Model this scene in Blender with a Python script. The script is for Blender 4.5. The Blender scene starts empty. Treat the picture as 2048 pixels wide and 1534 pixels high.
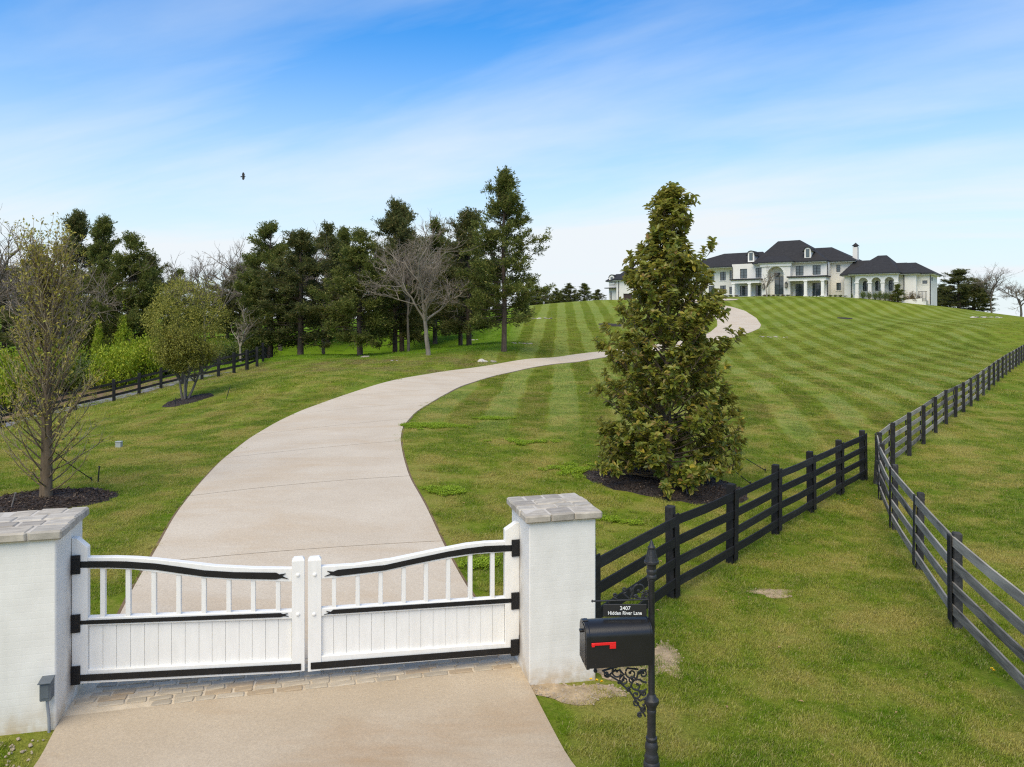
import bpy, math, random
import numpy as np
from mathutils import Vector, Matrix

# ------------------------------------------------------------------ camera, sky, sun, exposure
F, CX, HY, CZ = 1450.0, 1024.0, 633.0, 4.2        # focal length in photo pixels, centre column, horizon row, eye height
sc = bpy.context.scene
cam_d = bpy.data.cameras.new('camera'); cam = bpy.data.objects.new('camera', cam_d)
sc.collection.objects.link(cam); sc.camera = cam
cam.location = (0, 0, CZ); cam.rotation_euler = (math.pi/2, 0, 0)
cam_d.sensor_width = 36.0; cam_d.lens = 36.0*F/2048.0; cam_d.shift_y = (HY-767.0)/2048.0
cam_d.clip_start = 0.1; cam_d.clip_end = 5000

SUN_EL, SUN_AZ = math.radians(55), math.radians(200)   # azimuth clockwise from +Y: behind the camera, to the left
world = bpy.data.worlds.new('World'); sc.world = world; world.use_nodes = True
wt = world.node_tree; wt.nodes.clear()
def wn(t, **k):
    n = wt.nodes.new(t)
    for a, b in k.items(): setattr(n, a, b)
    return n
def wl(a, b): wt.links.new(a, b)
sky = wn('ShaderNodeTexSky', sky_type='NISHITA', sun_disc=False, sun_elevation=SUN_EL, sun_rotation=SUN_AZ)
sky.air_density = 1.35; sky.dust_density = 0.35; sky.ozone_density = 2.4; sky.altitude = 200
hs = wn('ShaderNodeHueSaturation'); hs.inputs['Saturation'].default_value = 1.32; hs.inputs['Value'].default_value = 1.0
wl(sky.outputs[0], hs.inputs['Color'])
gm = wn('ShaderNodeMix', data_type='RGBA', blend_type='MULTIPLY'); gm.inputs[0].default_value = 1.0
wl(hs.outputs[0], gm.inputs[6]); gm.inputs[7].default_value = (0.36, 1.08, 1.50, 1)
# thin cirrus veil: noise over a plane far above, seen through the view direction
tc = wn('ShaderNodeTexCoord'); sp = wn('ShaderNodeSeparateXYZ'); wl(tc.outputs['Generated'], sp.inputs[0])
zc = wn('ShaderNodeMath', operation='MAXIMUM'); wl(sp.outputs[2], zc.inputs[0]); zc.inputs[1].default_value = 0.0
za = wn('ShaderNodeMath', operation='ADD'); wl(zc.outputs[0], za.inputs[0]); za.inputs[1].default_value = 0.16
dx = wn('ShaderNodeMath', operation='DIVIDE'); wl(sp.outputs[0], dx.inputs[0]); wl(za.outputs[0], dx.inputs[1])
dy = wn('ShaderNodeMath', operation='DIVIDE'); wl(sp.outputs[1], dy.inputs[0]); wl(za.outputs[0], dy.inputs[1])
cb = wn('ShaderNodeCombineXYZ'); wl(dx.outputs[0], cb.inputs[0]); wl(dy.outputs[0], cb.inputs[1])
mr = wn('ShaderNodeMapping'); wl(cb.outputs[0], mr.inputs[0]); mr.inputs['Rotation'].default_value = (0, 0, math.radians(27))
mp = wn('ShaderNodeMapping'); wl(mr.outputs[0], mp.inputs[0]); mp.inputs['Location'].default_value = (1.3, 2.2, 0)
mp.inputs['Scale'].default_value = (0.30, 1.0, 1)
n1 = wn('ShaderNodeTexNoise'); wl(mp.outputs[0], n1.inputs['Vector']); n1.inputs['Scale'].default_value = 1.0
n1.inputs['Detail'].default_value = 8; n1.inputs['Roughness'].default_value = 0.55; n1.inputs['Distortion'].default_value = 0.35
cr = wn('ShaderNodeValToRGB'); wl(n1.outputs[0], cr.inputs[0])
cr.color_ramp.elements[0].position = 0.41; cr.color_ramp.elements[0].color = (0, 0, 0, 1)
cr.color_ramp.elements[1].position = 0.84; cr.color_ramp.elements[1].color = (0.70, 0.70, 0.70, 1)
# the veil thickens towards the horizon, where one looks along it
hz = wn('ShaderNodeMapRange'); wl(zc.outputs[0], hz.inputs[0])
for i, v in ((1, 0.0), (2, 0.42), (3, 0.93), (4, 0.0)): hz.inputs[i].default_value = v
hz.interpolation_type = 'SMOOTHSTEP'
sm = wn('ShaderNodeMath', operation='ADD', use_clamp=True); wl(cr.outputs[0], sm.inputs[0]); wl(hz.outputs[0], sm.inputs[1])
mx = wn('ShaderNodeMix', data_type='RGBA'); wl(sm.outputs[0], mx.inputs[0]); wl(gm.outputs[2], mx.inputs[6])
mx.inputs[7].default_value = (6.4, 6.85, 7.2, 1)
bg = wn('ShaderNodeBackground'); wl(mx.outputs[2], bg.inputs[0]); bg.inputs[1].default_value = 0.11
wo = wn('ShaderNodeOutputWorld'); wl(bg.outputs[0], wo.inputs[0])

sun_d = bpy.data.lights.new('sun', 'SUN'); sun = bpy.data.objects.new('sun', sun_d); sc.collection.objects.link(sun)
sun_d.energy = 3.3; sun_d.angle = math.radians(55); sun_d.color = (1.0, 0.85, 0.57)
sdir = Vector((math.sin(SUN_AZ)*math.cos(SUN_EL), math.cos(SUN_AZ)*math.cos(SUN_EL), math.sin(SUN_EL)))
sun.rotation_euler = sdir.to_track_quat('Z', 'Y').to_euler(); sun.location = (-40, -40, 80)
vs = sc.view_settings; vs.view_transform = 'Standard'; vs.look = 'None'; vs.exposure = 0.30; vs.gamma = 1.0; vs.use_curve_mapping = False
sc.cycles.use_denoising = False; sc.cycles.filter_width = 1.2; sc.cycles.max_bounces = 6; sc.cycles.transparent_max_bounces = 4
try: sc.cycles.denoising_input_passes = 'RGB_ALBEDO_NORMAL'
except Exception: pass

# ------------------------------------------------------------------ helpers
COL = sc.collection
def S(r, g, b):                                   # sRGB 0-255 -> linear
    f = lambda c: (c/255/12.92) if c/255 <= 0.04045 else ((c/255+0.055)/1.055)**2.4
    return (f(r), f(g), f(b), 1.0)
def tag(o, label=None, cat=None, group=None, kind=None):
    if label: o['label'] = label
    if cat: o['category'] = cat
    if group: o['group'] = group
    if kind: o['kind'] = kind
    return o
def link(name, me, parent=None, loc=None, rz=None):
    o = bpy.data.objects.new(name, me); COL.objects.link(o)
    if parent is not None: o.parent = parent
    if loc is not None: o.location = loc
    if rz is not None: o.rotation_euler = (0, 0, rz)
    return o
def empty(name, loc=(0, 0, 0), rz=0.0):
    o = bpy.data.objects.new(name, None); COL.objects.link(o); o.empty_display_size = 0.2
    o.location = loc; o.rotation_euler = (0, 0, rz); return o
def copy_tree(o, parent=None):
    c = o.copy(); COL.objects.link(c); c.parent = parent
    for ch in list(o.children): copy_tree(ch, c)
    return c
class MB:
    """collects shapes, builds ONE mesh"""
    def __init__(s): s.v = []; s.f = []; s.m = []; s.cur = 0
    def add(s, vs, fs):
        b = len(s.v); s.v += [tuple(map(float, p)) for p in vs]
        s.f += [tuple(i+b for i in f) for f in fs]; s.m += [s.cur]*len(fs); return s
    def box(s, x0, x1, y0, y1, z0, z1):
        return s.add([(x0,y0,z0),(x1,y0,z0),(x1,y1,z0),(x0,y1,z0),(x0,y0,z1),(x1,y0,z1),(x1,y1,z1),(x0,y1,z1)],
                     [(0,3,2,1),(4,5,6,7),(0,1,5,4),(1,2,6,5),(2,3,7,6),(3,0,4,7)])
    def hexa(s, p):                               # 8 points: bottom 0-3, top 4-7
        return s.add(p, [(0,3,2,1),(4,5,6,7),(0,1,5,4),(1,2,6,5),(2,3,7,6),(3,0,4,7)])
    def prism(s, poly, y0, y1):                   # polygon in x,z extruded along y
        n = len(poly)
        return s.add([(x,y0,z) for x,z in poly]+[(x,y1,z) for x,z in poly],
                     [tuple(range(n)), tuple(range(2*n-1,n-1,-1))]+[(i,i+n,(i+1)%n+n,(i+1)%n) for i in range(n)])
    def slabz(s, poly, z0, z1):                   # polygon in x,y extruded along z
        n = len(poly)
        return s.add([(x,y,z0) for x,y in poly]+[(x,y,z1) for x,y in poly],
                     [tuple(range(n-1,-1,-1)), tuple(range(n,2*n))]+[(i,(i+1)%n,(i+1)%n+n,i+n) for i in range(n)])
    def lathe(s, prof, n=20, c=(0,0,0)):
        b = []
        for r, z in prof:
            for k in range(n):
                a = 2*math.pi*k/n; b.append((c[0]+r*math.cos(a), c[1]+r*math.sin(a), c[2]+z))
        fs = [(i*n+k, i*n+(k+1)%n, (i+1)*n+(k+1)%n, (i+1)*n+k) for i in range(len(prof)-1) for k in range(n)]
        fs += [tuple(range(n-1,-1,-1)), tuple(range((len(prof)-1)*n, len(prof)*n))]
        return s.add(b, fs)
    def tube(s, pts, rad, n=8):
        v, f = tube_np(np.array(pts, float), np.full(len(pts), rad) if np.isscalar(rad) else np.array(rad, float), n)
        s.add(v, [tuple(q) for q in f]); b = len(s.v)-len(v)
        s.f += [tuple(b+k for k in range(n-1,-1,-1)), tuple(b+len(v)-n+k for k in range(n))]; s.m += [s.cur]*2
        return s
    def build(s, name, mat, parent=None, smooth=False, bevel=0.0, loc=None, rz=None):
        me = bpy.data.meshes.new(name); me.from_pydata(s.v, [], s.f); me.update()
        for m in (mat if isinstance(mat, (list, tuple)) else [mat]): me.materials.append(m)
        if isinstance(mat, (list, tuple)): me.polygons.foreach_set('material_index', s.m)
        if smooth:
            me.polygons.foreach_set('use_smooth', [True]*len(me.polygons))
            try: me.set_sharp_from_angle(angle=math.radians(40))
            except Exception: pass
        o = link(name, me, parent, loc, rz)
        if bevel:
            m = o.modifiers.new('bevel', 'BEVEL'); m.width = bevel; m.segments = 1; m.limit_method = 'ANGLE'
        return o
def tube_np(P, R, n=5):
    T = np.gradient(P, axis=0); T /= np.linalg.norm(T, axis=1, keepdims=True)+1e-9
    ref = np.array([0.0, 0, 1]) if abs(T[0, 2]) < 0.9 else np.array([1.0, 0, 0])
    A = np.cross(T, ref); A /= np.linalg.norm(A, axis=1, keepdims=True)+1e-9
    B = np.cross(T, A)
    a = np.arange(n)*2*math.pi/n
    V = P[:, None, :]+R[:, None, None]*(A[:, None, :]*np.cos(a)[None, :, None]+B[:, None, :]*np.sin(a)[None, :, None])
    m = len(P); i = np.arange(m-1)[:, None]*n; k = np.arange(n)[None, :]; k2 = (k+1) % n
    Fq = np.stack([i+k, i+k2, i+n+k2, i+n+k], -1).reshape(-1, 4)
    return V.reshape(-1, 3), Fq
def np_mesh(name, V, quads=None, tris=None, mat=None, smooth=False):
    me = bpy.data.meshes.new(name)
    V = np.asarray(V, np.float32); nq = 0 if quads is None else len(quads); nt = 0 if tris is None else len(tris)
    me.vertices.add(len(V)); me.vertices.foreach_set('co', V.ravel())
    lp = []
    if nq: lp.append(np.asarray(quads, np.int32).ravel())
    if nt: lp.append(np.asarray(tris, np.int32).ravel())
    lp = np.concatenate(lp); me.loops.add(len(lp)); me.loops.foreach_set('vertex_index', lp)
    st = np.concatenate([np.arange(nq)*4, nq*4+np.arange(nt)*3]).astype(np.int32)
    me.polygons.add(nq+nt); me.polygons.foreach_set('loop_start', st)
    me.polygons.foreach_set('use_smooth', np.full(nq+nt, bool(smooth)))
    me.update(calc_edges=True); me.validate()
    if mat: me.materials.append(mat)
    return me

# ------------------------------------------------------------------ materials
class Nodes:
    def __init__(s, name):
        s.mat = bpy.data.materials.new(name); s.mat.use_nodes = True; s.t = s.mat.node_tree; s.t.nodes.clear()
        s.out = s.n('ShaderNodeOutputMaterial')
    def n(s, t, **k):
        x = s.t.nodes.new(t)
        for a, b in k.items(): setattr(x, a, b)
        return x
    def l(s, a, b): s.t.links.new(a, b)
    def val(s, inp, v):
        if hasattr(v, 'is_output'): s.l(v, inp)
        elif v is not None: inp.default_value = v
    def pos(s): return s.n('ShaderNodeNewGeometry').outputs['Position']
    def obj(s): return s.n('ShaderNodeTexCoord').outputs['Object']
    def island(s): return s.n('ShaderNodeNewGeometry').outputs['Random Per Island']
    def mapping(s, vec, scale=(1,1,1), rot=(0,0,0), loc=(0,0,0)):
        m = s.n('ShaderNodeMapping'); s.l(vec, m.inputs[0])
        m.inputs['Scale'].default_value = scale; m.inputs['Rotation'].default_value = rot; m.inputs['Location'].default_value = loc
        return m.outputs[0]
    def noise(s, vec, scale, detail=4, rough=0.55, dist=0.0):
        m = s.n('ShaderNodeTexNoise'); s.l(vec, m.inputs['Vector'])
        m.inputs['Scale'].default_value = scale; m.inputs['Detail'].default_value = detail
        m.inputs['Roughness'].default_value = rough; m.inputs['Distortion'].default_value = dist
        return m.outputs[0]
    def ramp(s, fac, stops):
        r = s.n('ShaderNodeValToRGB'); s.l(fac, r.inputs[0]); e = r.color_ramp.elements
        while len(e) < len(stops): e.new(0.5)
        for x, (p, c) in zip(e, stops): x.position = p; x.color = c if len(c) == 4 else (*c, 1)
        return r.outputs[0]
    def rng(s, v, a, b, c=0.0, d=1.0, smooth=False):
        m = s.n('ShaderNodeMapRange'); s.l(v, m.inputs[0])
        if smooth: m.interpolation_type = 'SMOOTHSTEP'
        for i, x in zip((1, 2, 3, 4), (a, b, c, d)): m.inputs[i].default_value = x
        return m.outputs[0]
    def mix(s, fac, a, b, blend='MIX'):
        m = s.n('ShaderNodeMix', data_type='RGBA', blend_type=blend); s.val(m.inputs[0], fac); s.val(m.inputs[6], a); s.val(m.inputs[7], b)
        return m.outputs[2]
    def math(s, op, a, b=None, clamp=False):
        m = s.n('ShaderNodeMath', operation=op, use_clamp=clamp); s.val(m.inputs[0], a)
        if b is not None: s.val(m.inputs[1], b)
        return m.outputs[0]
    def bump(s, h, strength=0.3, dist=0.01):
        b = s.n('ShaderNodeBump'); s.l(h, b.inputs['Height']); b.inputs['Strength'].default_value = strength; b.inputs['Distance'].default_value = dist
        return b.outputs[0]
    def pbr(s, color, rough=0.7, metal=0.0, normal=None, spec=0.5, coat=0.0):
        p = s.n('ShaderNodeBsdfPrincipled'); s.val(p.inputs['Base Color'], color); s.val(p.inputs['Roughness'], rough)
        p.inputs['Metallic'].default_value = metal; p.inputs['Specular IOR Level'].default_value = spec
        p.inputs['Coat Weight'].default_value = coat
        if normal is not None: s.l(normal, p.inputs['Normal'])
        return p.outputs[0]
    def done(s, sh): s.l(sh, s.out.inputs[0]); return s.mat
def solid(name, c, rough=0.6, metal=0.0, spec=0.5, var=0.12, scale=6.0, bump=0.0, bscale=60, coat=0.0):
    k = Nodes(name); p = k.obj(); n = k.noise(p, scale, 5)
    c = tuple(c[:3]); lo = tuple(x*(1-var) for x in c)+(1,); hi = tuple(min(1, x*(1+var)) for x in c)+(1,)
    col = k.ramp(n, [(0.3, lo), (0.7, hi)])
    nm = k.bump(k.noise(p, bscale, 4), bump, 0.01) if bump else None
    return k.done(k.pbr(col, rough, metal, nm, spec, coat))
def leaf_mat(name, stops, trans=0.25, rough=0.5, spec=0.35, back=None):
    k = Nodes(name); col = k.ramp(k.island(), stops)
    if back is not None:
        g = k.n('ShaderNodeNewGeometry'); col = k.mix(g.outputs['Backfacing'], col, back)
    a = k.pbr(col, rough, 0, None, spec); tr = k.n('ShaderNodeBsdfTranslucent'); k.l(col, tr.inputs[0])
    m = k.n('ShaderNodeMixShader'); m.inputs[0].default_value = trans; k.l(a, m.inputs[1]); k.l(tr.outputs[0], m.inputs[2])
    return k.done(m.outputs[0])
def bark_mat(name, a, b, scale=8):
    k = Nodes(name); p = k.mapping(k.obj(), (1, 1, 0.25)); n = k.noise(p, scale, 6, 0.65)
    col = k.ramp(n, [(0.3, a), (0.7, b)]); return k.done(k.pbr(col, 0.85, 0, k.bump(n, 0.6, 0.03), 0.2))
def wood_mat(name, stops, rough=0.6, grain=14.0, spec=0.4, bump=0.35):
    k = Nodes(name); t = k.obj(); oi = k.n('ShaderNodeObjectInfo')
    off = k.n('ShaderNodeVectorMath', operation='ADD'); k.l(t, off.inputs[0])
    sc_ = k.math('MULTIPLY', oi.outputs['Random'], 37.0); cbx = k.n('ShaderNodeCombineXYZ'); k.l(sc_, cbx.inputs[0]); k.l(sc_, cbx.inputs[2]); k.l(cbx.outputs[0], off.inputs[1])
    p = k.mapping(off.outputs[0], (0.12, 1, 1)); n = k.noise(p, grain, 6, 0.6, 0.8)
    n2 = k.noise(k.mapping(off.outputs[0], (0.5, 1, 1)), 2.5, 4)
    mixv = k.math('ADD', k.math('MULTIPLY', n, 0.6), k.math('MULTIPLY', n2, 0.4))
    rv = k.math('ADD', mixv, k.math('MULTIPLY', k.math('SUBTRACT', oi.outputs['Random'], 0.5), 0.22))
    return k.done(k.pbr(k.ramp(rv, stops), rough, 0, k.bump(n, bump, 0.006), spec))
M = {}

# ------------------------------------------------------------------ terrain: heights from what stands on the ground
# (photo column, photo row, distance in metres judged from fence posts, drive width, trees and the house)
CP = [(112,1460,7.19),(1058.7,1373,8.41),(600,1534,6.76),(75,1534,6.6),(1143,1534,6.92),(1300,1584,6.4),(0,1480,7.0),
 (600,1100,12.4),(610,1010,14.8),(636,900,21),(700,830,28),(760,800,32),(870,765,38),(1000,738,45.5),(1120,720,53),(1238,706,62),
 (90,1005,15.8),(238,888,24),(370,803,36),(0,900,22.5),(370,775,40.5),(228,806,44),(100,835,42),(0,860,41),(505,748,46),(440,764,42.5),(-150,900,38),
 (560,735,48),(640,752,38),(700,735,46),(720,712,56),(857,708,53),(1008,702,53),(600,710,58),(1050,685,62),(1100,640,90),(1083,612,118),
 (1210,600,127),(1200,651,88),(1150,670,76),(820,655,90),(900,640,100),(650,670,85),(560,690,75),
 (1330,985,17.3),(1343,1197,11.3),(1461,1126,13.1),(1556,1066,14.9),(1626,1025,16.6),(1680,989,18.4),(1723,962,20.1),
 (1915,1250,10.5),(1839,1141,13.05),(1790,1063,15.7),(1763,1007,17.7),(1757,968,19.8),(1790,935,22.0),(1844,897,25.0),(2040,1400,8.8),
 (1886,863,28.0),(1930,832,32.5),(1965,795,38.4),(2000,763,45),(2045,727,58),(2120,700,75),
 (1150,850,26),(1200,760,40),(1480,672,82),(1522,648,96),(1450,612,122),(1575,592,148),(1440,596,142),(1500,597,138),(1640,594,138),
 (1700,700,68),(1700,650,95),(1750,604,128),(1870,613,130),(1960,631,118),(2048,635,112),(2048,660,85),(1900,670,82),
 (1600,760,42),(1550,870,26),(1700,800,33),(2048,900,24.5),(2048,1100,14.1),(2300,1000,17),(1850,635,112),(1330,690,71),(1400,640,98),(1330,604,126)]
CW = [(0,0,-.05),(-12,0,.1),(12,0,-.3),(25,5,-.4),(0,-20,-.1),(-25,10,-.3),(40,20,-.4),(57,175,8.3),(85,165,7.0),(30,170,7.0),(105,140,2.9),(95,120,3.0),
      (0,150,5.0),(-30,120,2.4),(-60,90,-1.0),(-45,60,-2.0),(-20,72,-1.0),(-60,40,-2.6),(60,60,.4),(90,80,1.5),(70,225,3.0),(0,200,2.0),(130,150,-1.0),(-90,100,-2.0)]
Pxy = np.array([((x-CX)/F*t, t) for x, y, t in CP]+[(a, b) for a, b, c in CW]); Pz = np.array([CZ-(y-HY)/F*t for x, y, t in CP]+[c for a, b, c in CW])
def tps_k(r2): return np.where(r2 < 1e-9, 0, r2*np.log(r2+1e-12))*0.5
_d = ((Pxy[:, None]-Pxy[None])**2).sum(-1)/900.0; _n = len(Pxy)
_A = np.zeros((_n+3, _n+3)); _A[:_n, :_n] = tps_k(_d)+np.eye(_n)*0.0025
_Q = np.c_[np.ones(_n), Pxy/30.0]; _A[:_n, _n:] = _Q; _A[_n:, :_n] = _Q.T
_w = np.linalg.solve(_A, np.r_[Pz, 0, 0, 0])
def height(X, Y):
    X = np.atleast_1d(np.asarray(X, float)); Y = np.atleast_1d(np.asarray(Y, float)); sh = X.shape; q = np.c_[X.ravel(), Y.ravel()]; out = np.empty(len(q))
    for i in range(0, len(q), 20000):
        b = q[i:i+20000]; k = tps_k(((b[:, None]-Pxy[None])**2).sum(-1)/900.0)
        z = k@_w[:_n]+_w[_n]+b@_w[_n+1:]/30.0
        r = np.hypot(b[:, 0]-22, b[:, 1]-85); w = np.clip((230-r)/95, 0, 1); w = w*w*(3-2*w)
        out[i:i+20000] = z*w+(-3.0)*(1-w)
    return out.reshape(sh)
def hgt(x, y): return float(height([x], [y])[0])
TS = np.geomspace(4, 260, 900)
def ground(px, py):                              # where the sight line through a photo pixel meets the ground
    a, b = (px-CX)/F, -(py-HY)/F; z = CZ+b*TS; g = height(a*TS, TS); k = np.nonzero(z < g)[0]
    i = k[0] if len(k) else len(TS)-1
    if i == 0: t = TS[0]
    else:
        d0, d1 = z[i-1]-g[i-1], z[i]-g[i]; t = TS[i-1]+(TS[i]-TS[i-1])*d0/(d0-d1+1e-9)
    return np.array([a*t, t, hgt(a*t, t)])
def at(px, t):                                   # a point of the ground in the photo column px at distance t
    x = (px-CX)/F*t; return np.array([x, t, hgt(x, t)])
# ------------------------------------------------------------------ lawn colour shared by the sheet and the blades (world position)
def lawn_group():
    g = bpy.data.node_groups.new('lawn_colour', 'ShaderNodeTree')
    g.interface.new_socket('Color', in_out='OUTPUT', socket_type='NodeSocketColor')
    k = Nodes.__new__(Nodes); k.t = g
    go = k.n('NodeGroupOutput'); p = k.pos()
    sp = k.n('ShaderNodeSeparateXYZ'); k.l(p, sp.inputs[0])
    big = k.noise(p, 0.09, 3); mid = k.noise(p, 0.7, 4, 0.6); fine = k.noise(p, 5.0, 4, 0.7)
    grn = k.ramp(big, [(0.32, (0.100, 0.185, 0.006)), (0.68, (0.190, 0.250, 0.016))])
    grn = k.mix(k.math('MULTIPLY', k.rng(mid, 0.46, 0.62), k.rng(sp.outputs[1], 25, 75, 1.0, 0.35)), grn, (0.320, 0.285, 0.075, 1))          # dry thatch
    grn = k.mix(k.math('MULTIPLY', k.rng(mid, 0.50, 0.36), k.rng(sp.outputs[1], 25, 75, 0.85, 0.25)), grn, (0.070, 0.155, 0.005, 1))
    grn = k.mix(k.math('MULTIPLY', k.rng(fine, 0.35, 0.75), 0.55), grn, (0.360, 0.325, 0.080, 1))
    wob = k.math('MULTIPLY', k.noise(p, 0.12, 2), 0.9)
    def stripe(ax, ay, period, w):
        a = k.math('ADD', k.math('MULTIPLY', sp.outputs[0], ax), k.math('MULTIPLY', sp.outputs[1], ay))
        a = k.math('ADD', a, wob)
        s_ = k.math('SINE', k.math('MULTIPLY', a, 2*math.pi/period))
        return k.rng(s_, -w, w, -1.0, 1.0, True)
    s1 = stripe(0.998, -0.066, 2.5, 0.38); s3 = stripe(0.98, -0.2, 2.5, 0.38); s2 = stripe(0.76, -0.65, 5.2, 0.45)
    away = k.rng(sp.outputs[1], 21, 30, 0, 1, True)
    right = k.rng(k.math('SUBTRACT', sp.outputs[0], k.math('MULTIPLY', sp.outputs[1], 0.10)), 2.0, 8.0, 0, 1, True)
    lft = k.rng(sp.outputs[0], -4.5, -1.5, 0.25, 1, True)
    pas = k.rng(k.math('SUBTRACT', sp.outputs[0], k.math('MULTIPLY', sp.outputs[1], 0.68)), -3.0, 0.5, 1, 0.12, True)
    tx = k.math('ADD', k.math('ADD', k.math('MULTIPLY', s1, k.math('SUBTRACT', 1.0, right)), k.math('MULTIPLY', s3, k.math('MULTIPLY', right, 0.75))), k.math('MULTIPLY', s2, k.math('MULTIPLY', right, 0.38)))
    tx = k.math('MULTIPLY', k.math('MULTIPLY', tx, k.math('MULTIPLY', away, lft)), pas)
    lite = k.math('ADD', 1.0, k.math('MULTIPLY', tx, k.rng(k.noise(p, 0.12, 3), 0.3, 0.7, 0.12, 0.31)))
    vm = k.n('ShaderNodeVectorMath', operation='SCALE'); k.l(grn, vm.inputs[0]); k.l(lite, vm.inputs['Scale'])
    pale = k.mix(k.math('MULTIPLY', k.math('MAXIMUM', tx, 0.0), 0.38), vm.outputs[0], (0.255, 0.290, 0.115, 1))
    # the wood floor and the rough bank by the drive: greener under the trees, brown scalped bank
    wood = k.math('MULTIPLY', k.rng(sp.outputs[0], 2.0, -1.0, 0, 1, True), k.rng(sp.outputs[1], 50, 55, 0, 1, True))
    col = k.mix(k.math('MULTIPLY', wood, 0.75), pale, (0.130, 0.270, 0.010, 1))
    bank = k.math('MULTIPLY', k.math('MULTIPLY', k.rng(sp.outputs[1], 40, 43, 0, 1, True), k.rng(sp.outputs[1], 54, 50, 0, 1, True)), k.rng(sp.outputs[0], 2, -3, 0, 1, True))
    col = k.mix(k.math('MULTIPLY', bank, k.rng(k.noise(p, 0.45, 5, 0.65), 0.47, 0.62, 0, 0.75)), col, (0.24, 0.185, 0.085, 1))
    k.l(col, go.inputs[0]); return g
LG = lawn_group()
def lawn_mats():
    k = Nodes('lawn'); gr = k.n('ShaderNodeGroup'); gr.node_tree = LG; p = k.pos()
    f = k.noise(p, 24.0, 5, 0.7); f2 = k.noise(p, 2.2, 5, 0.7)
    col = k.mix(k.rng(f, 0.3, 0.72, 0.05, 0.62), gr.outputs[0], (0.075, 0.108, 0.008, 1))
    h = k.math('ADD', f, k.math('MULTIPLY', f2, 0.8))
    M['lawn'] = k.done(k.pbr(col, 0.95, 0, k.bump(h, 0.75, 0.06), 0.03))
    k = Nodes('grass_blade'); gr = k.n('ShaderNodeGroup'); gr.node_tree = LG
    isl = k.island(); vm = k.n('ShaderNodeVectorMath', operation='SCALE'); k.l(gr.outputs[0], vm.inputs[0]); k.l(k.rng(isl, 0, 1, 0.85, 1.75), vm.inputs['Scale'])
    col = k.mix(k.rng(isl, 0.83, 0.88, 0, 0.70), vm.outputs[0], (0.50, 0.42, 0.21, 1))
    a = k.pbr(col, 0.8, 0, None, 0.06); tr = k.n('ShaderNodeBsdfTranslucent'); k.l(col, tr.inputs[0])
    m = k.n('ShaderNodeMixShader'); m.inputs[0].default_value = 0.3; k.l(a, m.inputs[1]); k.l(tr.outputs[0], m.inputs[2]); M['blade'] = k.done(m.outputs[0])
lawn_mats()
def concrete(name, a, b, stain, joints=False):
    k = Nodes(name); p = k.pos()
    n = k.noise(p, 0.55, 5, 0.6); f = k.noise(p, 30, 5, 0.75); st = k.noise(k.mapping(p, (0.35, 0.9, 1)), 1.1, 5, 0.62, 0.4)
    agg = k.n('ShaderNodeTexVoronoi'); k.l(p, agg.inputs['Vector']); agg.inputs['Scale'].default_value = 95
    col = k.ramp(n, [(0.3, a), (0.7, b)])
    col = k.mix(k.rng(st, 0.48, 0.72, 0, 0.75), col, stain)
    col = k.mix(k.rng(f, 0.35, 0.75, 0.0, 0.34), col, (0.22, 0.18, 0.13, 1))
    col = k.mix(k.rng(agg.outputs['Color'], 0.2, 0.9, 0.0, 0.22), col, (0.16, 0.13, 0.10, 1))
    br = k.noise(k.mapping(p, (0.5, 14, 1), (0, 0, 0.2)), 3.0, 3)                     # faint broom marks across the drive
    col = k.mix(k.rng(br, 0.4, 0.7, 0, 0.08), col, (0.35, 0.30, 0.25, 1))
    return k.done(k.pbr(col, 0.85, 0, k.bump(f, 0.25, 0.006), 0.2))
M['drive'] = concrete('drive_concrete', (0.58, 0.49, 0.375), (0.67, 0.585, 0.465), (0.56, 0.435, 0.295, 1))
M['apron'] = concrete('apron_concrete', (0.46, 0.365, 0.25), (0.55, 0.455, 0.335), (0.40, 0.26, 0.14, 1))
M['joint'] = solid('saw_joint', (0.47, 0.39, 0.29), 0.9)
M['asphalt'] = solid('asphalt', (0.16, 0.16, 0.17), 0.9, var=0.2, scale=1.5)
M['mulch'] = solid('mulch_base', (0.030, 0.022, 0.018), 0.95, var=0.5, scale=14, bump=1.0, bscale=40)
M['chip'] = leaf_mat('mulch_chip', [(0.0, (0.018, 0.013, 0.011)), (0.7, (0.060, 0.042, 0.034)), (0.93, (0.10, 0.075, 0.06)), (1.0, (0.28, 0.21, 0.15))], 0.0, 0.9, 0.1)
M['soil'] = solid('edge_soil', (0.15, 0.10, 0.055), 0.95, var=0.3, scale=6)
M['dirt'] = solid('bare_dirt', (0.36, 0.27, 0.165), 0.95, var=0.35, scale=9, bump=1.0, bscale=45)
M['litter'] = solid('leaf_litter', (0.16, 0.105, 0.06), 0.95, var=0.4, scale=2.5, bump=1.0, bscale=8)

# ------------------------------------------------------------------ the ground
def axis(a, dense0, dense1, b, step, grow=1.13, cap=120):
    m = list(np.arange(dense0, dense1+1e-6, step)); s = step
    while m[-1] < b: s = min(s*grow, cap); m.append(m[-1]+s)
    s = step
    while m[0] > a: s = min(s*grow, cap); m.insert(0, m[0]-s)
    return np.array(m)
gx = axis(-1800, -32, 48, 1800, 0.55, 1.10); gy = axis(-300, 2, 66, 2600, 0.55, 1.06)
GX, GY = np.meshgrid(gx, gy); GZ = height(GX, GY)
nx, ny = len(gx), len(gy)
ii, jj = np.meshgrid(np.arange(ny-1), np.arange(nx-1), indexing='ij'); b0 = (ii*nx+jj).ravel()
me = np_mesh('lawn', np.c_[GX.ravel(), GY.ravel(), GZ.ravel()], np.c_[b0, b0+1, b0+nx+1, b0+nx], None, M['lawn'], True)
tag(link('ground', me), 'mown green lawn rising to the house on the hill', None, None, 'structure')

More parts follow.
